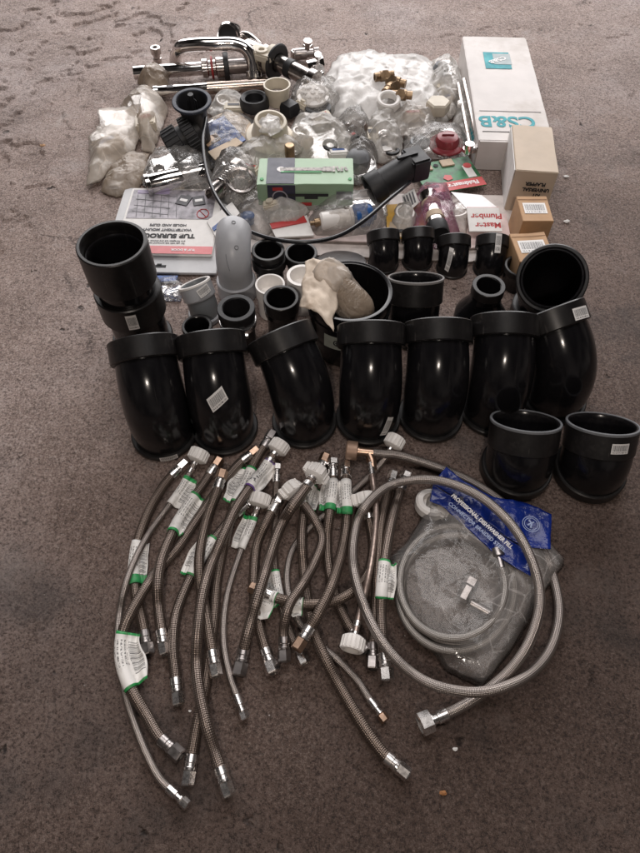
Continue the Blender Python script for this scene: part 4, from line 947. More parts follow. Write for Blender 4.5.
for k, (px, py, z, kind, lab) in enumerate([
  (300, 136, .03, 0, 'white plastic ring inside the sharp-cornered bag behind the green carton'),
  (330, 146, .03, 1, 'dark washer inside the sharp-cornered bag behind the green carton'),
  (384, 138, .03, 2, 'small chrome nut in the upright bag of parts'),
  (392, 152, .02, 1, 'black rubber washer low in the upright bag of parts'),
  (345, 130, .03, 2, 'chrome nut in the draped bag beside the brown plug'),
  (224, 104, .02, 0, 'white plastic ring under film behind the black rubber ring'),
  (452, 92, .03, 0, 'white plastic ring in the cloudy bag near the long carton'),
  (440, 92, .02, 3, 'cream block in the cloudy bag near the long carton'),
  (302, 108, .02, 3, 'cream block in the round-topped bag beside the white disc'),
  (272, 208, .03, 3, 'cream block in the puffy pouch on the red striped card'),
  (404, 216, .03, 0, 'white plastic ring in the round pouch on the yellow card'),
  (458, 218, .02, 0, 'white plastic ring in the round pouch left of the folded card'),
  (248, 222, .01, 4, 'blue plastic stub in the small pouch next to the grey elbow'),
  (226, 170, .02, 2, 'chrome nut under film left of the green carton'),
  (160, 172, .02, 2, 'chrome nut in the film beside the wide chrome tube')]):
    nm_, cat_ = [('plastic_ring', 'ring'), ('rubber_washer', 'washer'), ('chrome_nut', 'nut'), ('cream_block', 'plastic part'), ('plastic_stub', 'plastic part')][kind]
    t = thing(nm_, lab, cat_, at(px, py, z), k*.7, tilt=(.25*math.sin(k*2.1), .25*math.cos(k*1.7))); g = G()
    if kind == 0: g.ring(0, .014, .021, .016, 36); g.put('ring_wall', WPLAS, t)
    elif kind == 1: g.ring(0, .006, .019, .010, 36); g.put('washer_ring', RUBBER, t)
    elif kind == 2: g.rev([(0, .010), (.001, .013), (.016, .013), (.017, .011), (.017, .008), (.004, .008), (.004, 0)], 6); g.put('nut_body', CHROME, t)
    elif kind == 3: g.box((0, 0, .008), (.036, .024, .016), bev=.003); g.rev([(.016, .008), (.022, .008), (.022, 0)], 20); g.put('moulded_block', CREAM, t)
    else: g.rev([(0, .014), (.018, .016), (.020, .012), (.020, 0)], 24); g.put('stub_body', BLUEP, t)
PILE = [
  (322, 122, .012, (.05, .034, .02), .4, 'CREAM', 'cream moulded piece under film left of the brown plug'), (300, 146, .012, (.06, .04, .022), -.3, 'KRAFTP', 'tan paper packet inside the sharp-cornered bag behind the green carton'),
  (338, 158, .012, (.05, .03, .02), .2, 'PAPW', 'white packet at the right end of the sharp-cornered bag'), (372, 140, .012, (.034, .05, .022), .1, 'CREAM', 'cream packet left inside the upright bag of parts'),
  (412, 120, .02, (.06, .035, .02), .3, 'KRAFTP', 'brown paper packet in the bag below the white ring'), (226, 186, .012, (.05, .03, .018), .5, 'KRAFTP', 'tan paper packet under the ribbed tube'),
  (250, 174, .012, (.045, .03, .02), -.4, 'CREAM', 'cream packet by the left end of the green carton'), (396, 108, .012, (.05, .04, .02), -.2, 'PAPW', 'white packet behind the white ring'),
  (446, 104, .012, (.04, .03, .02), .3, 'KRAFTP', 'brown packet in the cloudy bag by the chrome rods'), (172, 190, .006, (.06, .03, .015), .2, 'KRAFTP', 'tan paper packet beneath the wide chrome tube'),
  (234, 112, .012, (.05, .03, .02), .1, 'CREAM', 'cream packet under film behind the picture card'), (352, 146, .012, (.03, .03, .03), .6, 'RUBBER', 'small black block in the draped bag'),
  (384, 152, .01, (.03, .05, .02), .3, 'PAPW', 'white packet low in the upright bag of parts'), (110, 148, .01, (.07, .05, .02), .6, 'KRAFTP', 'tan packet inside the pointed beige bag'),
  (148, 128, .012, (.05, .06, .028), .2, 'CREAM', 'cream packet inside the upright beige bag')]
for (px, py, z, sz, yaw, mt_, lab) in PILE:
    t = thing('packet', lab, 'packet', at(px, py, z), yaw, tilt=(.12*math.sin(px), .12*math.cos(py)))
    g = G(); g.box((0, 0, sz[2]/2), sz, bev=.004); g.put('packet_body', globals()[mt_], t)
    g = G(); g.box((0, sz[1]*.1, sz[2]+.0004), (sz[0]*.6, sz[1]*.28, .0008)); g.put('printed_strip', [INKG, REDB, BLUEPR][px % 3], t, smooth=False)
# flared chrome tube in bag, ribbed chrome tube
t, d, L = ctube('flared_tube', 'wide chrome tube wrapped in clear film, left of the ribbed tube', (146, 186), (206, 172), .028, .024)
g = G(); g.ring(.0, .010, .0265, .023, 40, (0, 0, 0), d); g.put('tube_lip', CHROME, t)
t, d, L = ctube('ribbed_tube', 'ribbed chrome tailpiece under clear film beside the green carton', (212, 196), (240, 168), .030, .020, CHROMED)
g = G()
for k in range(9): g.ring(L*.30+k*.0075, L*.30+k*.0075+.005, .0235, .0198, 36, (0, 0, 0), d, .0012)
g.put('rib_sleeve', CHROME, t)
g = G(); g.rev([(L*.78, .0201), (L*.80, .028), (L*.98, .028), (L*.98, 0)], 10, (0, 0, 0), d); g.put('slip_nut', CHROMED, t)
cupobj('chrome_cup', 'crumpled-looking chrome basket strainer in film left of the green carton', 240, 188, .02, [(0, .018), (.01, .026), (.028, .034), (.031, .034), (.030, .028), (.016, .020), (.016, 0)], CHROMED, 'strainer', tilt=(.3, .2))
# valve: white and blue, in its pouch
a, b = at(320, 222, .035), at(378, 213, .035); d = (b-a).normalized(); L = (b-a).length
t = thing('toilet_valve', 'white and blue plastic valve in its clear pouch under the cable', 'valve', a)
g = G(); g.rev([(0, .016), (.004, .020), (L*.42, .021), (L*.42, .018), (L*.5, .018), (L*.5, .022), (L*.55, .022), (L*.55, 0)], 40, (0, 0, 0), d); g.put('white_barrel', WPLAS, t)
g = G(); g.rev([(L*.56, .020), (L*.6, .026), (L*.82, .026), (L*.88, .022), (L*.90, .014), (L*.95, .014), (L*.95, 0)], 12, (0, 0, 0), d); g.put('blue_cap', BLUEP, t)
g = G(); g.rev([(-.022, .005), (-.012, .005), (-.012, .009), (0, .009)], 20, (0, 0, 0), d); g.put('brass_tip', BRASS, t)
# tube with paper bands in pink pouch
a, b = at(438, 232, .04), at(428, 196, .045); d = (b-a).normalized(); L = (b-a).length
t = thing('banded_tube', 'chrome tube with paper bands and a black rubber end, in the pink pouch', 'chrome pipe', a)
g = G(); g.rev([(0, .0), (0, .021), (L, .021), (L, 0)], 40, (0, 0, 0), d); g.put('tube', CHROMED, t)
g = G(); g.rev([(-.012, .0), (-.012, .022), (-.008, .024), (.018, .024), (.018, .0215)], 40, (0, 0, 0), d); g.put('rubber_end', RUBBER, t)
for s0 in (.28, .62): g = G(); g.ring(L*s0, L*(s0+.14), .0222, .0208, 40, (0, 0, 0), d, .0004); g.put('paper_band', KRAFTP, t)
o = thing('instruction_slip', 'curled white instruction slip with black print beside the pink pouch', 'paper', at(410, 205, .03))
slab('paper_leaf', '', [(402, 196), (414, 189), (419, 203), (406, 214)], .04, PAPW, parent=o)
for k in range(4): slab('printed_line', '', [(403+k*2.8, 197-k*1.6), (404.4+k*2.8, 196.2-k*1.6), (408.8+k*2.4, 208-k*2), (407.4+k*2.4, 209-k*2)], .0418, INKG, parent=o, th=.0008)
# ---------------------------------------------------------------- bags
B = [
 ('plastic_bag', 'large crumpled white plastic bag under the brass fittings at the top of the pile', [(325, 74), (340, 54), (368, 52), (400, 58), (432, 62), (452, 76), (460, 104), (446, 124), (405, 134), (360, 132), (330, 118), (318, 96)], .002, .045, WHITEBAG, 1, .020, 14),
 ('plastic_bag', 'crumpled beige plastic bag with a pointed lower corner, furthest left in the pile', [(86, 187), (90, 160), (88, 138), (101, 123), (97, 110), (125, 109), (141, 104), (143, 131), (136, 148), (115, 163), (101, 181)], .010, .028, TANBAG, 2, .014, 11),
 ('plastic_bag', 'upright beige plastic bag between the pointed bag and the black ribbed nuts', [(122, 108), (132, 95), (147, 89), (160, 97), (169, 110), (162, 130), (153, 153), (141, 151), (138, 118)], .004, .052, TANBAG, 32, .016, 13),
 ('plastic_bag', 'shadow-brown bag scrap tucked beneath the beige bags beside the blister card', [(100, 192), (108, 170), (132, 150), (150, 154), (146, 174), (140, 190), (118, 198)], .001, .022, TANBAG2, 3, .014, 12),  # brown film carries the shadow tone beneath the beige bags
 ('plastic_bag', 'small brownish bag over the left end of the chrome tubes', [(138, 84), (144, 74), (158, 70), (170, 78), (168, 92), (150, 96)], .01, .040, TANBAG2, 4, .014, 18),
 ('plastic_bag', 'clear film wrap round the wide chrome tube', [(140, 180), (152, 158), (180, 150), (208, 158), (216, 184), (206, 198), (150, 196)], .004, .062, CLEAR, 5, .014, 20),
 ('plastic_bag', 'clear bag over the ribbed tube and chrome strainer left of the green carton', [(206, 200), (214, 168), (236, 156), (258, 160), (260, 198), (236, 210)], .004, .072, CLEAR, 6, .014, 22),
 ('plastic_bag', 'clear bag over the picture card and tan paper', [(196, 150), (206, 122), (230, 110), (256, 120), (262, 146), (236, 166), (206, 168)], .004, .036, CLEAR, 7, .012, 18),
 ('plastic_bag', 'clear bag of white film spilling in front of the flanged cup', [(230, 162), (250, 142), (300, 140), (306, 152), (270, 164), (250, 172)], .02, .040, MILKY, 8, .016, 20),
 ('plastic_bag', 'round-topped clear bag holding the white disc', [(288, 112), (292, 90), (314, 80), (338, 84), (344, 104), (330, 118), (304, 120)], .006, .052, CLEAR, 9, .016, 20),
 ('plastic_bag', 'flat clear bag with sharp corners behind the green carton', [(284, 154), (294, 120), (330, 124), (346, 132), (362, 150), (352, 162), (300, 160)], .006, .058, MILKY, 10, .014, 20),
 ('plastic_bag', 'clear bag draped over the brown plug', [(334, 126), (346, 114), (364, 114), (374, 132), (370, 152), (350, 158), (338, 146)], .006, .054, CLEAR, 11, .016, 22),
 ('plastic_bag', 'upright clear bag of small parts between the plug and the oval washer', [(366, 126), (380, 112), (396, 118), (404, 142), (400, 160), (376, 164), (364, 148)], .006, .050, MILKY, 12, .018, 20),
 ('plastic_bag', 'clear bag with brown paper below the white ring', [(386, 124), (402, 108), (424, 112), (438, 118), (424, 134), (396, 138)], .02, .036, MILKY, 13, .016, 20),
 ('plastic_bag', 'cloudy bag over the dark cap at the upper right of the pile', [(424, 92), (430, 62), (450, 58), (462, 74), (464, 104), (452, 120), (430, 112)], .006, .045, MILKY, 14, .018, 20),
 ('plastic_bag', 'clear flat pouch over the red stopper and the oval washer', [(402, 160), (404, 136), (424, 126), (462, 128), (474, 150), (466, 160)], .006, .042, CLEAR, 15, .006, 24),
 ('plastic_bag', 'clear film bag round the dark faceted cap', [(342, 178), (346, 156), (362, 148), (378, 156), (376, 178), (358, 186)], .006, .060, CLEAR, 16, .014, 22),
 ('plastic_bag', 'small clear pouch next to the grey elbow with blue lining', [(234, 236), (238, 208), (256, 198), (272, 202), (276, 230), (262, 242)], .004, .040, CLEAR, 17, .012, 24),
 ('plastic_bag', 'small puffy pouch of white powder on the red striped card', [(264, 214), (272, 198), (300, 198), (310, 212), (296, 222), (270, 224)], .024, .030, MILKY, 18, .008, 20),
 ('plastic_bag', 'long oval clear pouch round the white and blue valve', [(304, 226), (316, 208), (350, 200), (388, 196), (392, 222), (380, 238), (340, 242), (314, 240)], .006, .064, CLEAR, 19, .006, 18),
 ('plastic_bag', 'pink tinted pouch round the banded tube', [(408, 242), (412, 200), (424, 186), (446, 186), (456, 212), (460, 244), (436, 250)], .006, .060, PINKF, 20, .010, 20),
 ('plastic_bag', 'clear round pouch on the white card left of the folded lettered card', [(446, 222), (452, 204), (466, 200), (472, 218), (466, 236), (450, 236)], .010, .030, MILKY, 21, .006, 20),
 ('plastic_bag', 'small round pouch on the yellow card', [(392, 222), (396, 206), (410, 204), (418, 216), (412, 230), (398, 232)], .024, .028, MILKY, 22, .008, 20),
 ('plastic_bag', 'see-through scrap of film beside the small grey fitting', [(156, 300), (154, 280), (176, 276), (186, 286), (180, 302)], .001, .010, CLEARD, 23, .008, 24),
 ('plastic_bag', 'white film bag wedged between the long carton and the chrome rods', [(452, 128), (456, 100), (468, 96), (478, 126), (474, 142), (460, 140)], .004, .034, MILKY, 25, .012, 20),
 ('plastic_bag', 'clear film bag over the middle washers behind the cream flanged cup', [(206, 112), (218, 96), (236, 92), (250, 104), (240, 116), (220, 122)], .006, .030, MILKY, 26, .012, 20),
]
for (nm, lab, poly, z0, h, mat, seed, amp, fr) in B:
    pouch(nm, lab, poly, z0, h, mat, seed, amp=amp, fr=fr, group=None)
# crumpled white film inside the flanged cup
o = pouch('crumpled_film', 'wad of white film stuffed in the cream flanged cup', [(258, 124), (268, 116), (280, 120), (284, 130), (272, 136), (260, 132)], .072, .012, WHITEBAG, 31, cat='plastic film', amp=.012, fr=30)
# paper-wrapped bundle standing in the open cup
b = thing('wrapped_bundle', 'brown bundle wrapped in torn beige paper, propped in the large open cup', 'wrapped bundle', at(338, 292, .13))
def lump(c, d, L, r0, r1, seed, amp):
    g = G(); n = 26; seg = 40; d = Vector(d).normalized(); a = d.orthogonal().normalized(); e = d.cross(a); v = []; f = []
    for i in range(n+1):
        t_ = i/n; r = (r0+(r1-r0)*t_)*math.sqrt(max(0, 1-abs(2*t_-1)**3.2))
        for k in range(seg):
            q = 2*PI*k/seg; w = Vector(c)+d*(L*(t_-.5))+a*(r*math.cos(q))+e*(r*math.sin(q))
            nn = crumple(w.x+w.z, w.y-w.z*.7, seed, 26)*amp; w += (a*math.cos(q)+e*math.sin(q))*nn*(1 if r > .004 else 0); v.append(w)
    for i in range(n):
        for k in range(seg): k2 = (k+1) % seg; f.append((i*seg+k, i*seg+k2, (i+1)*seg+k2, (i+1)*seg+k))
    g.add(v, f); return g
lump((.012, -.008, .0), (.62, -.62, -.35), .125, .030, .034, 3, .006).put('bundle_core', TANBAG2, b, sharp=180)
lump((-.012, .010, .016), (.5, -.4, -.1), .075, .030, .028, 8, .012).put('bundle_top', TANBAG, b, sharp=180)
# torn paper sheet leaning to the rim
v = []; f = []; nx, ny = 22, 26
A_, B_, C_, D_ = at(304, 262, .165), at(342, 268, .155), at(333, 332, .145), at(300, 306, .145)
for j in range(ny+1):
    for i in range(nx+1):
        u = i/nx; w_ = j/ny; q = A_.lerp(B_, u).lerp(D_.lerp(C_, u), w_)
        q = q + Vector((.006*noise.noise(q*40), .006*noise.noise(q*38+Vector((3, 3, 3))), .007*crumple(q.x, q.y, 4, 46) + .012*math.sin(u*PI))) - b.location
        v.append(q)
for j in range(ny):
    for i in range(nx): q = j*(nx+1)+i; f.append((q, q+1, q+nx+2, q+nx+1))
o = mesh('torn_paper', v, f, plain('beige_wrapping', (.62, .52, .42), .6, var=.12, nscale=40, bump=.4, bscale=50, bdist=.002, wear=(.40, .30, .21)), b, sharp=180)
md = o.modifiers.new('s', 'SOLIDIFY'); md.thickness = .0008
# ---------------------------------------------------------------- hoses
PREV = []   # sampled (x,y,z,r) of hoses already laid
def lay(pix, r, zs=None, zend=(None, None), raise_=0.0):
    """hose centre line lying on the floor or on hoses laid before it"""
    z = np.full(len(pix), r) if zs is None else np.array(zs, float)
    pts = spline([at(x, y, q) for (x, y), q in zip(pix, z)], .005)
    N = len(pts); X = np.array([[p.x, p.y, p.z] for p in pts])
    base = X[:, 2].copy() if zs is not None else np.full(N, r+raise_)
    zz = base.copy()
    X0 = X[:, :2].copy()
    scale = (CAMH-base)/CAMH
    for it in range(2):
        k = (CAMH-zz)/(CAMH-X[:, 2]); XY = X0*k[:, None]     # keep the same line of sight
        req = base.copy()
        for (Q, rq) in PREV:
            dx = XY[:, None, 0]-Q[None, :, 0]; dy = XY[:, None, 1]-Q[None, :, 1]; d2 = dx*dx+dy*dy
            s2 = (r+rq+.0004)**2; hit = d2 < s2
            h = np.where(hit, Q[None, :, 2]+np.sqrt(np.maximum(0, s2-d2)), 0); req = np.maximum(req, h.max(axis=1))
        w = 5; mx = np.array([req[max(0, i-w):i+w+1].max() for i in range(N)])
        ker = np.exp(-np.linspace(-2, 2, 2*w+1)**2); ker /= ker.sum()
        pad = np.concatenate([np.full(w, mx[0]), mx, np.full(w, mx[-1])]); zz = np.convolve(pad, ker, 'valid')
        zz = np.minimum(zz, .085)
    k = (CAMH-zz)/(CAMH-X[:, 2]); XY = X0*k[:, None]
    out = [Vector((XY[i, 0], XY[i, 1], zz[i])) for i in range(N)]
    PREV.append((np.array([[p.x, p.y, p.z] for p in out]), r))
    return out
def end_fit(t, kind, P, d, r, roll=.2):
    """fitting at a hose end: P = braid end, d = outward direction"""
    d = Vector((d.x, d.y, max(-.35, min(.35, d.z)))).normalized(); k = r/.0078
    last = [t]
    def pt(name, prof, seg, mat, sh=25, label=None, rl=None):
        g = G(); g.rev(prof, seg, P, d, roll if rl is None else rl); last[0] = g.put(name, mat, last[0], sharp=sh, label=label); return last[0]
    if kind in ('hex', 'dark', 'brown', 'bright'):
        nm = {'hex': STEEL, 'dark': STEELD, 'brown': COPPER, 'bright': STEEL}[kind]  # 'dark' nuts are chrome with shadow put into the metal colour
        pt('crimp_ferrule', [(-.016*k, r*1.02), (-.0155*k, r*1.16), (-.006*k, r*1.17), (-.005*k, r*1.05), (-.001*k, r*1.05), (0, r*1.14), (.003*k, r*1.1), (.003*k, 0)], 24, STEEL if kind != 'dark' else STEELD)
        R = r*(1.42 if kind == 'bright' else 1.30 if kind == 'dark' else 1.18)
        L = .0165*k*(1.0)
        pt('hex_nut', [(.003*k, R*.8), (.004*k, R), (.004*k+L*.9, R), (.004*k+L, R*.88), (.004*k+L, R*.6), (.004*k+L*.5, R*.58), (.004*k+L*.5, 0)], 6, nm)
    elif kind == 'tip':
        pt('crimp_ferrule', [(-.014, r*1.02), (-.0135, r*1.2), (.0, r*1.2), (.001, r*.85), (.006, r*.85), (.007, r*1.15), (.009, r*1.15), (.010, r*.8), (.010, 0)], 24, STEEL)
        pt('hex_nut', [(.010, r*.9), (.0105, r*1.35), (.020, r*1.35), (.021, r*1.1), (.021, 0)], 6, STEEL if roll < 1 else COPPER)
    elif kind in ('white', 'wing'):
        s_ = 1.0
        pt('crimp_ferrule', [(-.020, r*1.02), (-.019, r*1.18), (-.011, r*1.18), (-.010, r*.92), (-.004, r*.92), (-.003, r*1.12), (.002, r*1.12), (.002, 0)], 24, STEEL)
        R = .0165
        g = G(); g.rev([(.002, R*.62), (.005, R*.95), (.0065, R), (.022, R*.98), (.024, R*.93), (.024, R*.72), (.012, R*.70), (.012, 0)], 40, P, d)
        up = Vector((0, 0, 1)); a = d.cross(up).normalized(); b_ = d.cross(a).normalized()
        nrib = 18 if kind == 'white' else 8
        for q in range(nrib):
            an = 2*PI*q/nrib; c = P+a*(R*.985*math.cos(an))+b_*(R*.985*math.sin(an)); g.tube([c+d*.006, c+d*.0225], .0011 if kind == 'white' else .0022, 6)
        if kind == 'wing':
            for an in (.35, .35+PI):
                rd = a*math.cos(an)+b_*math.sin(an); M = Matrix((rd, rd.cross(d), d)).transposed()
                g.box(P+rd*(R*1.08)+d*.014, (.010, .006, .020), M, .0018)
        g.put('plastic_nut', WPLAS, last[0], sharp=30)
def hose_tag(t, pts, s0, s1, r, mat, side=1, flap=.022, name='paper_tag', droop=.35):
    """printed tag wrapped round the hose with a loose flap to one side"""
    N = len(pts); i0 = int(s0*(N-1)); i1 = max(i0+3, int(s1*(N-1))); v = []; uv = []; f = []; na = 12; nf = 8; rr = r+.0011
    for i in range(i0, i1+1):
        d = (pts[min(N-1, i+1)]-pts[max(0, i-1)]).normalized(); up = Vector((0, 0, 1)); a = d.cross(up).normalized()*side; b_ = (up-d*up.dot(d)).normalized()
        V = (i-i0)/(i1-i0); w = 0.
        wrap = PI*rr; tot = wrap+flap
        for k in range(na+1):
            an = PI-PI*k/na*(.98); v.append(pts[i]+a*(rr*math.cos(an))+b_*(rr*math.sin(an))); uv.append((k/na*wrap/tot, V))
        base = pts[i]+a*rr
        fl_w = flap*(1-.25*abs(2*V-1)+.18*noise.noise(Vector((V*3, pts[i0].x*90, 1))))
        for k in range(1, nf+1):
            u = k/nf; q = base+a*(fl_w*u)+b_*(-.002-.003*math.sin(u*3)+.010*(noise.noise(Vector((u*2.2, V*2.5, pts[i0].x*60)))))
            q.z = max(q.z, .0015+.004*u); v.append(q); uv.append((min(1, (wrap+flap*u)/tot), V))
    m = na+1+nf
    for i in range(i1-i0):
        for k in range(m-1): q = i*m+k; f.append((q, q+1, q+m+1, q+m))
    o = mesh(name, v, f, mat, t, uv, sharp=180)
    md = o.modifiers.new('s', 'SOLIDIFY'); md.thickness = .0003; md.offset = 1
    return o
GH = 'braided connector hoses spread on the floor'
def hose(label, pix, r, k0, k1, braid=BRAID, tags=(), zs=None, name='braided_hose', rolls=(.2, .2), raise_=0.0, group=GH):
    big = .0030 if (k0 in ('dark', 'bright', 'wing', 'white') or k1 in ('dark', 'bright', 'wing', 'white')) else .0015
    pts = lay(pix, r, zs, raise_=raise_ + .0015)
    o = thing(name, label, 'hose', (pts[0].x, pts[0].y, 0), 0, group); O = Vector(o.location)
    P = [p-O for p in pts]
    # lift ends so that the nuts rest on the floor
    def lift(kind, idx):
        need = {'white': .0175, 'wing': .0175, 'dark': r*1.30, 'bright': r*1.42, 'hex': r*1.2, 'brown': r*1.2, 'tip': r*1.4}.get(kind, r)
        for j in range(10):
            q = P[j] if idx == 0 else P[-1-j]; q.z = max(q.z, need+(r-need)*j/10 if need > r else q.z)
    lift(k0, 0); lift(k1, 1)
    g = G(); g.tube(P, r, 20, True, uvk=9 if r > .006 else 8); g.put('braided_sleeve', braid, o, uv=True, sharp=60)
    end_fit(o, k0, P[0], (P[0]-P[2]).normalized(), r, rolls[0]); end_fit(o, k1, P[-1], (P[-1]-P[-3]).normalized(), r, rolls[1])
    for (s0, s1, mat, side, flap) in tags: hose_tag(o, P, s0, s1, r, mat, side, flap)
    return o
RT, RN = .0078, .0050
hose('dark braided hose furthest left, running from the second tag down to a wide dark nut', [(178, 470), (168, 480), (157, 496), (146, 518), (137, 545), (134, 570), (136, 596), (141, 616), (146, 642)], RT, 'hex', 'dark', BRAIDW, [(.48, .70, TAG3, -1, .012)][:1])
hose('thin smooth hose from the leftmost white nut down to the lowest bottom left tip', [(196, 466), (189, 477), (178, 493), (165, 511), (148, 535), (134, 562), (124, 590), (119, 618), (118, 648), (124, 688), (134, 722), (147, 755), (160, 779), (176, 795)][:14], RN, 'white', 'tip', BRAIDL, [(.05, .15, TAG1, -1, .016)])
hose('braided hose with wide green-edged tag near its lower end, ending beside the lowest left tip', [(249, 456), (237, 466), (222, 484), (207, 505), (194, 524), (180, 545), (156, 573), (138, 600), (124, 628), (121, 655), (128, 682), (146, 714), (158, 735), (170, 747)], RT, 'brown', 'dark', BRAID, [(.66, .82, TAG0, -1, .024)])
hose('braided hose ending in a bright nut at left, printed tag near its copper top nut', [(214, 468), (205, 482), (192, 500), (180, 518), (170, 538), (162, 558), (158, 578), (158, 600), (160, 620), (163, 641)], RT, 'brown', 'hex', BRAID, [(.19, .44, TAG0, -1, .010)])
hose('braided hose curving from the small loose tag to a ribbed end with bright small nut', [(243, 509), (232, 518), (220, 532), (206, 550), (193, 573), (182, 597), (175, 620), (173, 648), (175, 670), (177, 690)], RT, 'tip', 'hex', BRAID, [(.22, .46, TAG0, 1, .014)])
hose('long braided hose behind the purple tag, ending lowest but one at bottom', [(268, 441), (256, 460), (243, 488), (232, 512), (224, 545), (217, 580), (214, 615), (210, 650), (205, 688), (196, 732), (190, 768)], RT, 'dark', 'hex', BRAIDW, [(.12, .26, TAG0, 1, .018)])
hose('braided hose with copper top nut, left of the purple tagged hose, ending mid-left', [(220, 481), (216, 494), (208, 516), (202, 540), (199, 564), (201, 590), (206, 615), (210, 640), (214, 662)], RT, 'brown', 'hex', BRAIDW)
hose('thick braided hose with big white nut and purple-tipped tag, ending at the bottom', [(275, 456), (264, 470), (250, 487), (236, 508), (226, 530), (216, 553), (207, 577), (201, 604), (197, 640), (197, 675), (204, 715), (215, 752), (224, 780)], RT, 'white', 'hex', BRAID, [(.035, .145, TAG2, -1, .010)])
hose('thin pale hose running from the cream nut behind the tagged pair to lower right', [(390, 452), (382, 463), (358, 487), (328, 512), (307, 531), (293, 549), (287, 573), (290, 600), (301, 625), (320, 645), (340, 662), (357, 680), (368, 697), (376, 708)], RN, 'white', 'tip', BRAIDL, [], rolls=(.2, 1.2))
hose('slim upright braided hose with small top tip and a bright square nut below, centre', [(277, 476), (276, 500), (275, 530), (274, 560), (277, 585), (283, 612), (291, 635), (300, 654)], .0062, 'tip', 'bright', BRAID, [(.56, .76, TAG0, 1, .010)])
hose('braided hose starting under the small white nut, ending in a bright square nut', [(276, 505), (266, 523), (257, 545), (254, 572), (254, 596), (258, 622), (264, 645), (269, 660)], RT, 'hex', 'bright', BRAIDW)
hose('long braided hose from copper top tip down to the furthest lower right nut', [(322, 464), (314, 482), (306, 505), (302, 532), (303, 563), (307, 598), (314, 632), (328, 664), (346, 697), (366, 730), (384, 754), (396, 765)], RT, 'brown', 'hex', BRAIDW, [(.10, .19, TAG0, -1, .010)])
hose('braided hose of the tagged pair, left one, sloping down right towards the white cap', [(333, 471), (333, 486), (330, 510), (327, 540), (329, 570), (337, 600), (348, 624), (358, 640)], RT, 'tip', 'dark', BRAIDW, [(.08, .26, TAG3, 1, .012)])
hose('curved braided hose lying across the others from a white paper tag to a white nut', [(262, 592), (280, 599), (305, 604), (330, 602), (352, 592), (367, 575), (373, 552), (371, 530), (366, 510)], RT, 'brown', 'wing', BRAIDW, [(.00, .10, TAGT, 1, .030), (.16, .24, TAGT, 1, .012)])
hose('braided hose right of the tagged pair ending in a dark nut, left one of two', [(391, 482), (386, 500), (381, 524), (379, 550), (377, 580), (375, 620), (373, 655)], RT, 'hex', 'dark', BRAIDW)
hose('braided hose ending in a bright square nut, nearest the big hose loop', [(403, 484), (398, 498), (392, 520), (387, 545), (383, 575), (381, 605), (382, 635), (385, 665)], RT, 'tip', 'bright', BRAID, [(.48, .68, TAG0, -1, .012)])
hose('thin copper-tinted hose from the copper tee down to the upturned white cap', [(371, 468), (374, 490), (376, 516), (373, 550), (367, 584), (360, 612), (355, 634)], RN, 'tip', 'white', plain('copper_braid', (.42, .33, .29), .35, .8, var=.2, nscale=200), [], rolls=(1.2, .2))
hose('thin smooth hose with a small white nut, green-tipped tag and small bright tip', [(258, 511), (253, 524), (244, 543), (235, 568), (228, 592), (224, 618), (224, 645), (229, 672), (236, 694), (240, 705)], RN, 'white', 'tip', BRAIDL, [(.06, .24, TAG1, 1, .016)])
hose('S-curved braided hose starting at the tilted white wing nut, centre', [(297, 496), (306, 507), (317, 524), (322, 541), (314, 564), (303, 584), (290, 604), (284, 626), (284, 648)], .0072, 'wing', 'dark', BRAID)
hose('braided hose of the tagged pair, right one, curving left to a brown nut', [(346, 471), (346, 490), (347, 510), (345, 535), (339, 563), (330, 590), (318, 614), (304, 637)], .0080, 'hex', 'brown', BRAIDW, [(.08, .28, TAG3, 1, .010)])
hose('thick braided hose with white wing nut on top, curving down to a dark nut', [(312, 479), (303, 492), (290, 510), (279, 530), (270, 556), (262, 583), (254, 610), (247, 636), (242, 660)], .0084, 'wing', 'dark', BRAID)
# big looped hose
r = .0072
pix = [(366, 452), (384, 454), (401, 456), (442, 469), (480, 487), (512, 511), (537, 540), (553, 577), (559, 614), (550, 650), (527, 676), (493, 690), (458, 691), (421, 679), (389, 651), (366, 611), (353, 563), (359, 518), (382, 490), (412, 480), (445, 482), (482, 498), (513, 527), (533, 564), (540, 602), (530, 640), (510, 670), (482, 694), (459, 708), (444, 715)]
pix2 = pix
pts = lay(pix, r, [.020, .018, .014, .010, .009, .009, .009, .009, .010, .012, .022, .034, .034, .028, .024, .022, .022, .024, .028, .036, .052, .062, .062, .058, .050, .036, .018, .009, .009, .010])
t = thing('looped_hose', 'long bright braided hose coiled in a big loop at lower right, over the clear bag', 'hose', (pts[0].x, pts[0].y, 0)); O = Vector(t.location); P = [p-O for p in pts]
g = G(); g.tube(P, r, 22, True, uvk=10); g.put('braided_sleeve', BRAIDL, t, uv=True, sharp=60)
d = (P[0]-P[3]).normalized(); d.z = 0; d.normalize()
g = G(); g.rev([(-.012, r*1.0), (-.012, r*1.1), (.012, r*1.1), (.012, r*1.35), (.016, r*1.35), (.016, 0)], 24, P[0], d); g.put('copper_ferrule', COPPER, t)
g = G(); g.rev([(.014, .011), (.015, .0165), (.032, .0165), (.034, .0145), (.034, .011), (.02, .010), (.02, 0)], 40, P[0], d)
g.put('copper_nut', plain('brown_nut', (.33, .22, .16), .5, .4, var=.15), t)
g = G(); q = at(372, 463, .016)-O; g.tube([P[0]+d*-.004, q+Vector((0, .004, 0)), q+Vector((.001, -.012, -.004))], .0075, 14); g.put('tee_branch', COPPER, t)
d = (P[-1]-P[-4]).normalized(); d.z = 0; d.normalize()
g = G(); g.rev([(-.004, r), (-.004, r*1.2), (.010, r*1.2), (.011, r*.95), (.016, r*.95), (.017, r*1.25), (.020, r*1.25), (.020, 0)], 24, P[-1], d); g.put('crimp_ferrule', STEEL, t)
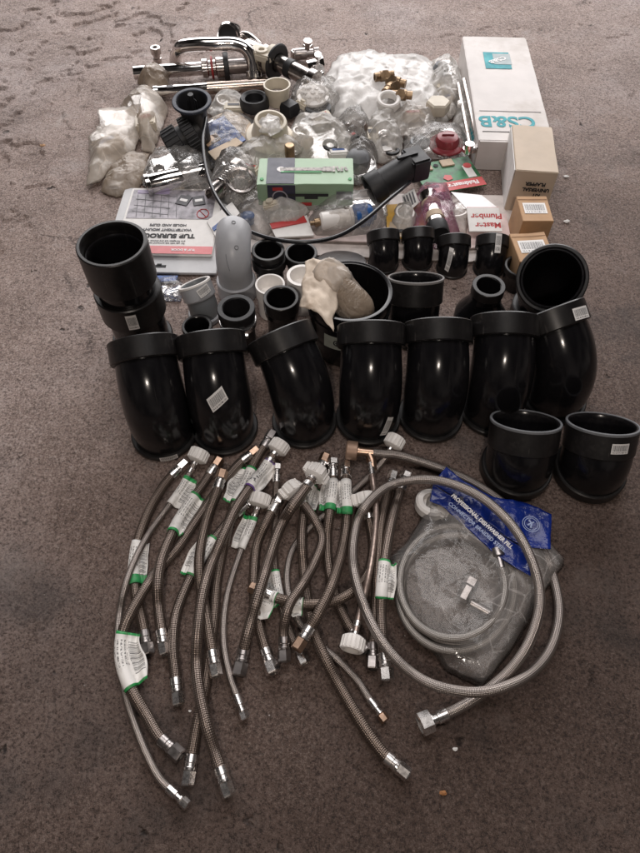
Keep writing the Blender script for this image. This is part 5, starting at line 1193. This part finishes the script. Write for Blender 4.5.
g = G(); g.rev([(.020, .010), (.0205, .0155), (.036, .0160), (.037, .0145), (.037, .0115), (.024, .011), (.024, 0)], 8, P[-1]+Vector((0, 0, .004)), d, .3); g.put('hex_nut', STEEL, t, sharp=25)
# coiled hose in clear bag
c = at(456, 590, .02)
t = thing('coiled_hose', 'pale nylon-braided hose coiled inside the clear bag', 'hose', (c.x, c.y, 0)); O = Vector(t.location)
loop = []
for k in range(0, 150):
    a = 2*PI*k/52+1.2; rr = 1-.10*math.sin(k/150*PI*2.3)-.0010*k
    px = 456+rr*60*math.cos(a)+2*math.sin(k*.05); py = 588-rr*62*math.sin(a)+3*math.sin(k*.031)
    loop.append(at(px, py, .009+.022*k/150)-O)
g = G(); g.tube(spline(loop, .006), .0062, 18, True, uvk=9); g.put('braided_sleeve', BRAIDP, t, uv=True, sharp=60)
a = loop[-1]; d = (loop[-1]-loop[-3]).normalized(); g = G(); g.rev([(0, .007), (.016, .007), (.018, .011), (.030, .011), (.030, 0)], 20, a, d); g.put('hose_nut', STEELD, t)
g = G(); g.rev([(0, .007), (.012, .007), (.014, .009), (.026, .009), (.026, 0)], 6, loop[0], loop[0]-loop[2]); g.put('hose_nut', BRASS, t)
p = at(516, 582, .02)-O; 
pouch('clear_bag', 'clear bag holding the coiled hose at lower right, corners spread flat', [(384, 562), (404, 545), (420, 520), (428, 490), (446, 464), (470, 500), (510, 520), (546, 540), (566, 562), (546, 590), (530, 620), (512, 650), (482, 688), (448, 672), (430, 650), (402, 618)], .003, .034, CLEARD, 41, amp=.004, fr=15, puff=5, jag=.0)
bpy.data.objects['clear_bag'].location.z = .002
# white cap at the bag's top corner and small fittings inside
t = thing('threaded_collar', 'round white plastic collar in the clear bag, beside the blue header', 'plastic cap', at(430, 508, .004))
g = G(); g.rev([(0, .018), (.002, .026), (.016, .027), (.020, .024), (.020, .016), (.008, .014), (.008, 0)], 40, (0, 0, 0), (.1, .15, 1)); g.box((.010, -.012, .014), (.034, .018, .016), rotz(-.6), .004); g.put('cap_shell', WPLAS, t)
t = thing('dark_fitting', 'dark metal fitting lying in the middle of the bagged coil', 'fitting', at(462, 600, .012))
g = G(); g.rev([(0, .009), (.022, .009), (.024, .012), (.036, .012), (.036, 0)], 6, (0, 0, 0), (.5, .8, 0)); g.rev([(0, .007), (.03, .007), (.03, 0)], 20, (.012, -.004, 0), (.8, -.5, 0)); g.put('fitting_body', STEELD, t)
# blue printed film header
pl = [(447, 469), (460, 480), (476, 492), (500, 497), (527, 503), (551, 515), (550, 534), (550, 549), (532, 548), (520, 560), (530, 577), (508, 562), (485, 545), (462, 526), (440, 510), (429, 499), (432, 485)]
ZB = .030
Wp = [at(x, y, ZB) for x, y in [(447, 469), (551, 515), (550, 549), (429, 499)]]
o = thing('blue_header', 'blue printed film header of the clear bag, crossed by the looped hose', 'bag header', at(490, 520, 0)); O = Vector(o.location)
top_e = [(440, 470), (455, 482), (474, 492), (498, 498), (526, 503), (551, 515)]
bot_e = [(430, 499), (446, 512), (467, 529), (490, 548), (512, 565), (531, 577)]
# two leaves: upper strip and long lower tongue
def leaf(name, E0, E1, z, mat, seed, nx=50, ny=16):
    a_ = spline([at(x, y, z) for x, y in E0], .002); b_ = spline([at(x, y, z) for x, y in E1], .002); v = []; uv = []; f = []
    for i in range(nx+1):
        p = a_[int(i/nx*(len(a_)-1))]; q = b_[int(i/nx*(len(b_)-1))]
        for j in range(ny+1):
            w = p.lerp(q, j/ny); w = w + Vector((0, 0, .007*crumple(w.x, w.y, seed, 20))) ; v.append(w-O); uv.append((i/nx, j/ny))
    for i in range(nx):
        for j in range(ny): k = i*(ny+1)+j; f.append((k, k+1, k+ny+2, k+ny+1))
    m_ = mesh(name, v, f, mat, o, uv, sharp=180); md = m_.modifiers.new('s', 'SOLIDIFY'); md.thickness = .0006; return m_
leaf('printed_film', [(446, 468), (468, 484), (492, 497), (527, 503), (551, 515)], [(432, 484), (456, 500), (486, 522), (516, 543), (550, 550)], .034, BLUEFILM, 2)
leaf('printed_film', [(433, 485), (456, 500), (484, 521), (508, 540), (530, 552)], [(430, 500), (445, 509), (470, 531), (498, 556), (530, 577)], .038, BLUEFILM, 5)
def ontext(s_, px, py, px2, py2, z, size, mat, parent, bold=.0002):
    a_ = at(px, py, z); b_ = at(px2, py2, z); yaw = math.atan2((b_-a_).y, (b_-a_).x); c_ = (a_+b_)/2-Vector(parent.location)
    tx = text(s_, size, mat, parent, Mtop(c_.x, c_.y, z-parent.location.z, yaw), bold=bold); w = tx.dimensions.x
    ww = max(v.co.x for v in tx.data.vertices)-min(v.co.x for v in tx.data.vertices); k = (b_-a_).length/ww
    for v in tx.data.vertices: v.co.x *= k
    return tx
ontext('PROFESSIONAL DISHWASHER FILL', 452, 495, 512, 548, .0475, .0095, INKW, o, .0003)
ontext('CONNECTOR BRAIDED STEEL', 449, 503, 505, 551, .0475, .0085, plain('pale_blue_ink', (.35, .42, .62), .6), o, .0001)
g = G(); c_ = at(531, 524, .044)-O
for rr in (.013, .010): g.tube([c_+Vector((rr*math.cos(q), rr*math.sin(q), 0)) for q in np.linspace(0, 2*PI, 36)], .0006, 6)
g.tube([c_+Vector((-.002, .007, 0)), c_+Vector((.001, .0, 0)), c_+Vector((-.002, -.007, 0))], .0015, 6); g.tube([c_+Vector((-.006, -.002, 0)), c_+Vector((.005, .003, 0))], .0014, 6); g.put('printed_emblem', plain('pale_blue_ink', (.35, .42, .62), .6), o)
# ---------------------------------------------------------------- grit on the floor
random.seed(4)
def chip(px, py, s, mat, label, cat='chip'):
    p = at(px, py, 0); bm = bmesh.new(); bmesh.ops.create_icosphere(bm, subdivisions=2, radius=1)
    for w in bm.verts:
        k = 1+.5*noise.noise(w.co*1.4+Vector((px, py, 0))); w.co = Vector((w.co.x*s*k, w.co.y*s*.7*k, (w.co.z+.7)*s*.35*k))
    me = bpy.data.meshes.new('chip'); bm.to_mesh(me); bm.free(); me.materials.append(mat)
    o = bpy.data.objects.new('floor_chip', me); COL.objects.link(o); o.location = p; tagit(o, label, cat)
chip(43, 146, .007, plain('ochre_chip', (.45, .27, .15), .8), 'orange-brown chip on the floor at the upper left')
chip(443, 793, .0045, RUST, 'rusty chip on the floor below the big loop')
chip(455, 749, .0035, PAPW, 'tiny white crumb just below the loop hose nut')
chip(190, 711, .002, PAPW, 'tiny white crumb between the hose ends at lower left')
chip(566, 222, .007, PAPW, 'white paper scrap right of the brown cartons')
chip(566, 177, .006, PAPW, 'white scrap touching the tan carton corner')
chip(88, 265, .006, plain('grey_chip', (.42, .38, .36), .8), 'pale grey flake left of the tall fitting')
g = G()
for k in range(420):
    x = random.uniform(-1.0, 1.2); y = random.uniform(.1, 2.4); s = random.uniform(.0006, .0017)
    g.rev([(0, s), (s*.7, s*.8), (s, 0)], 5, (x, y, 0), (random.uniform(-.4, .4), random.uniform(-.4, .4), 1))
o = g.put('floor_grit', plain('grit', (.30, .26, .24), .9, var=.4), None, smooth=False); o['kind'] = 'stuff'; tagit(o, 'fine pale grit scattered over the concrete floor', 'grit')
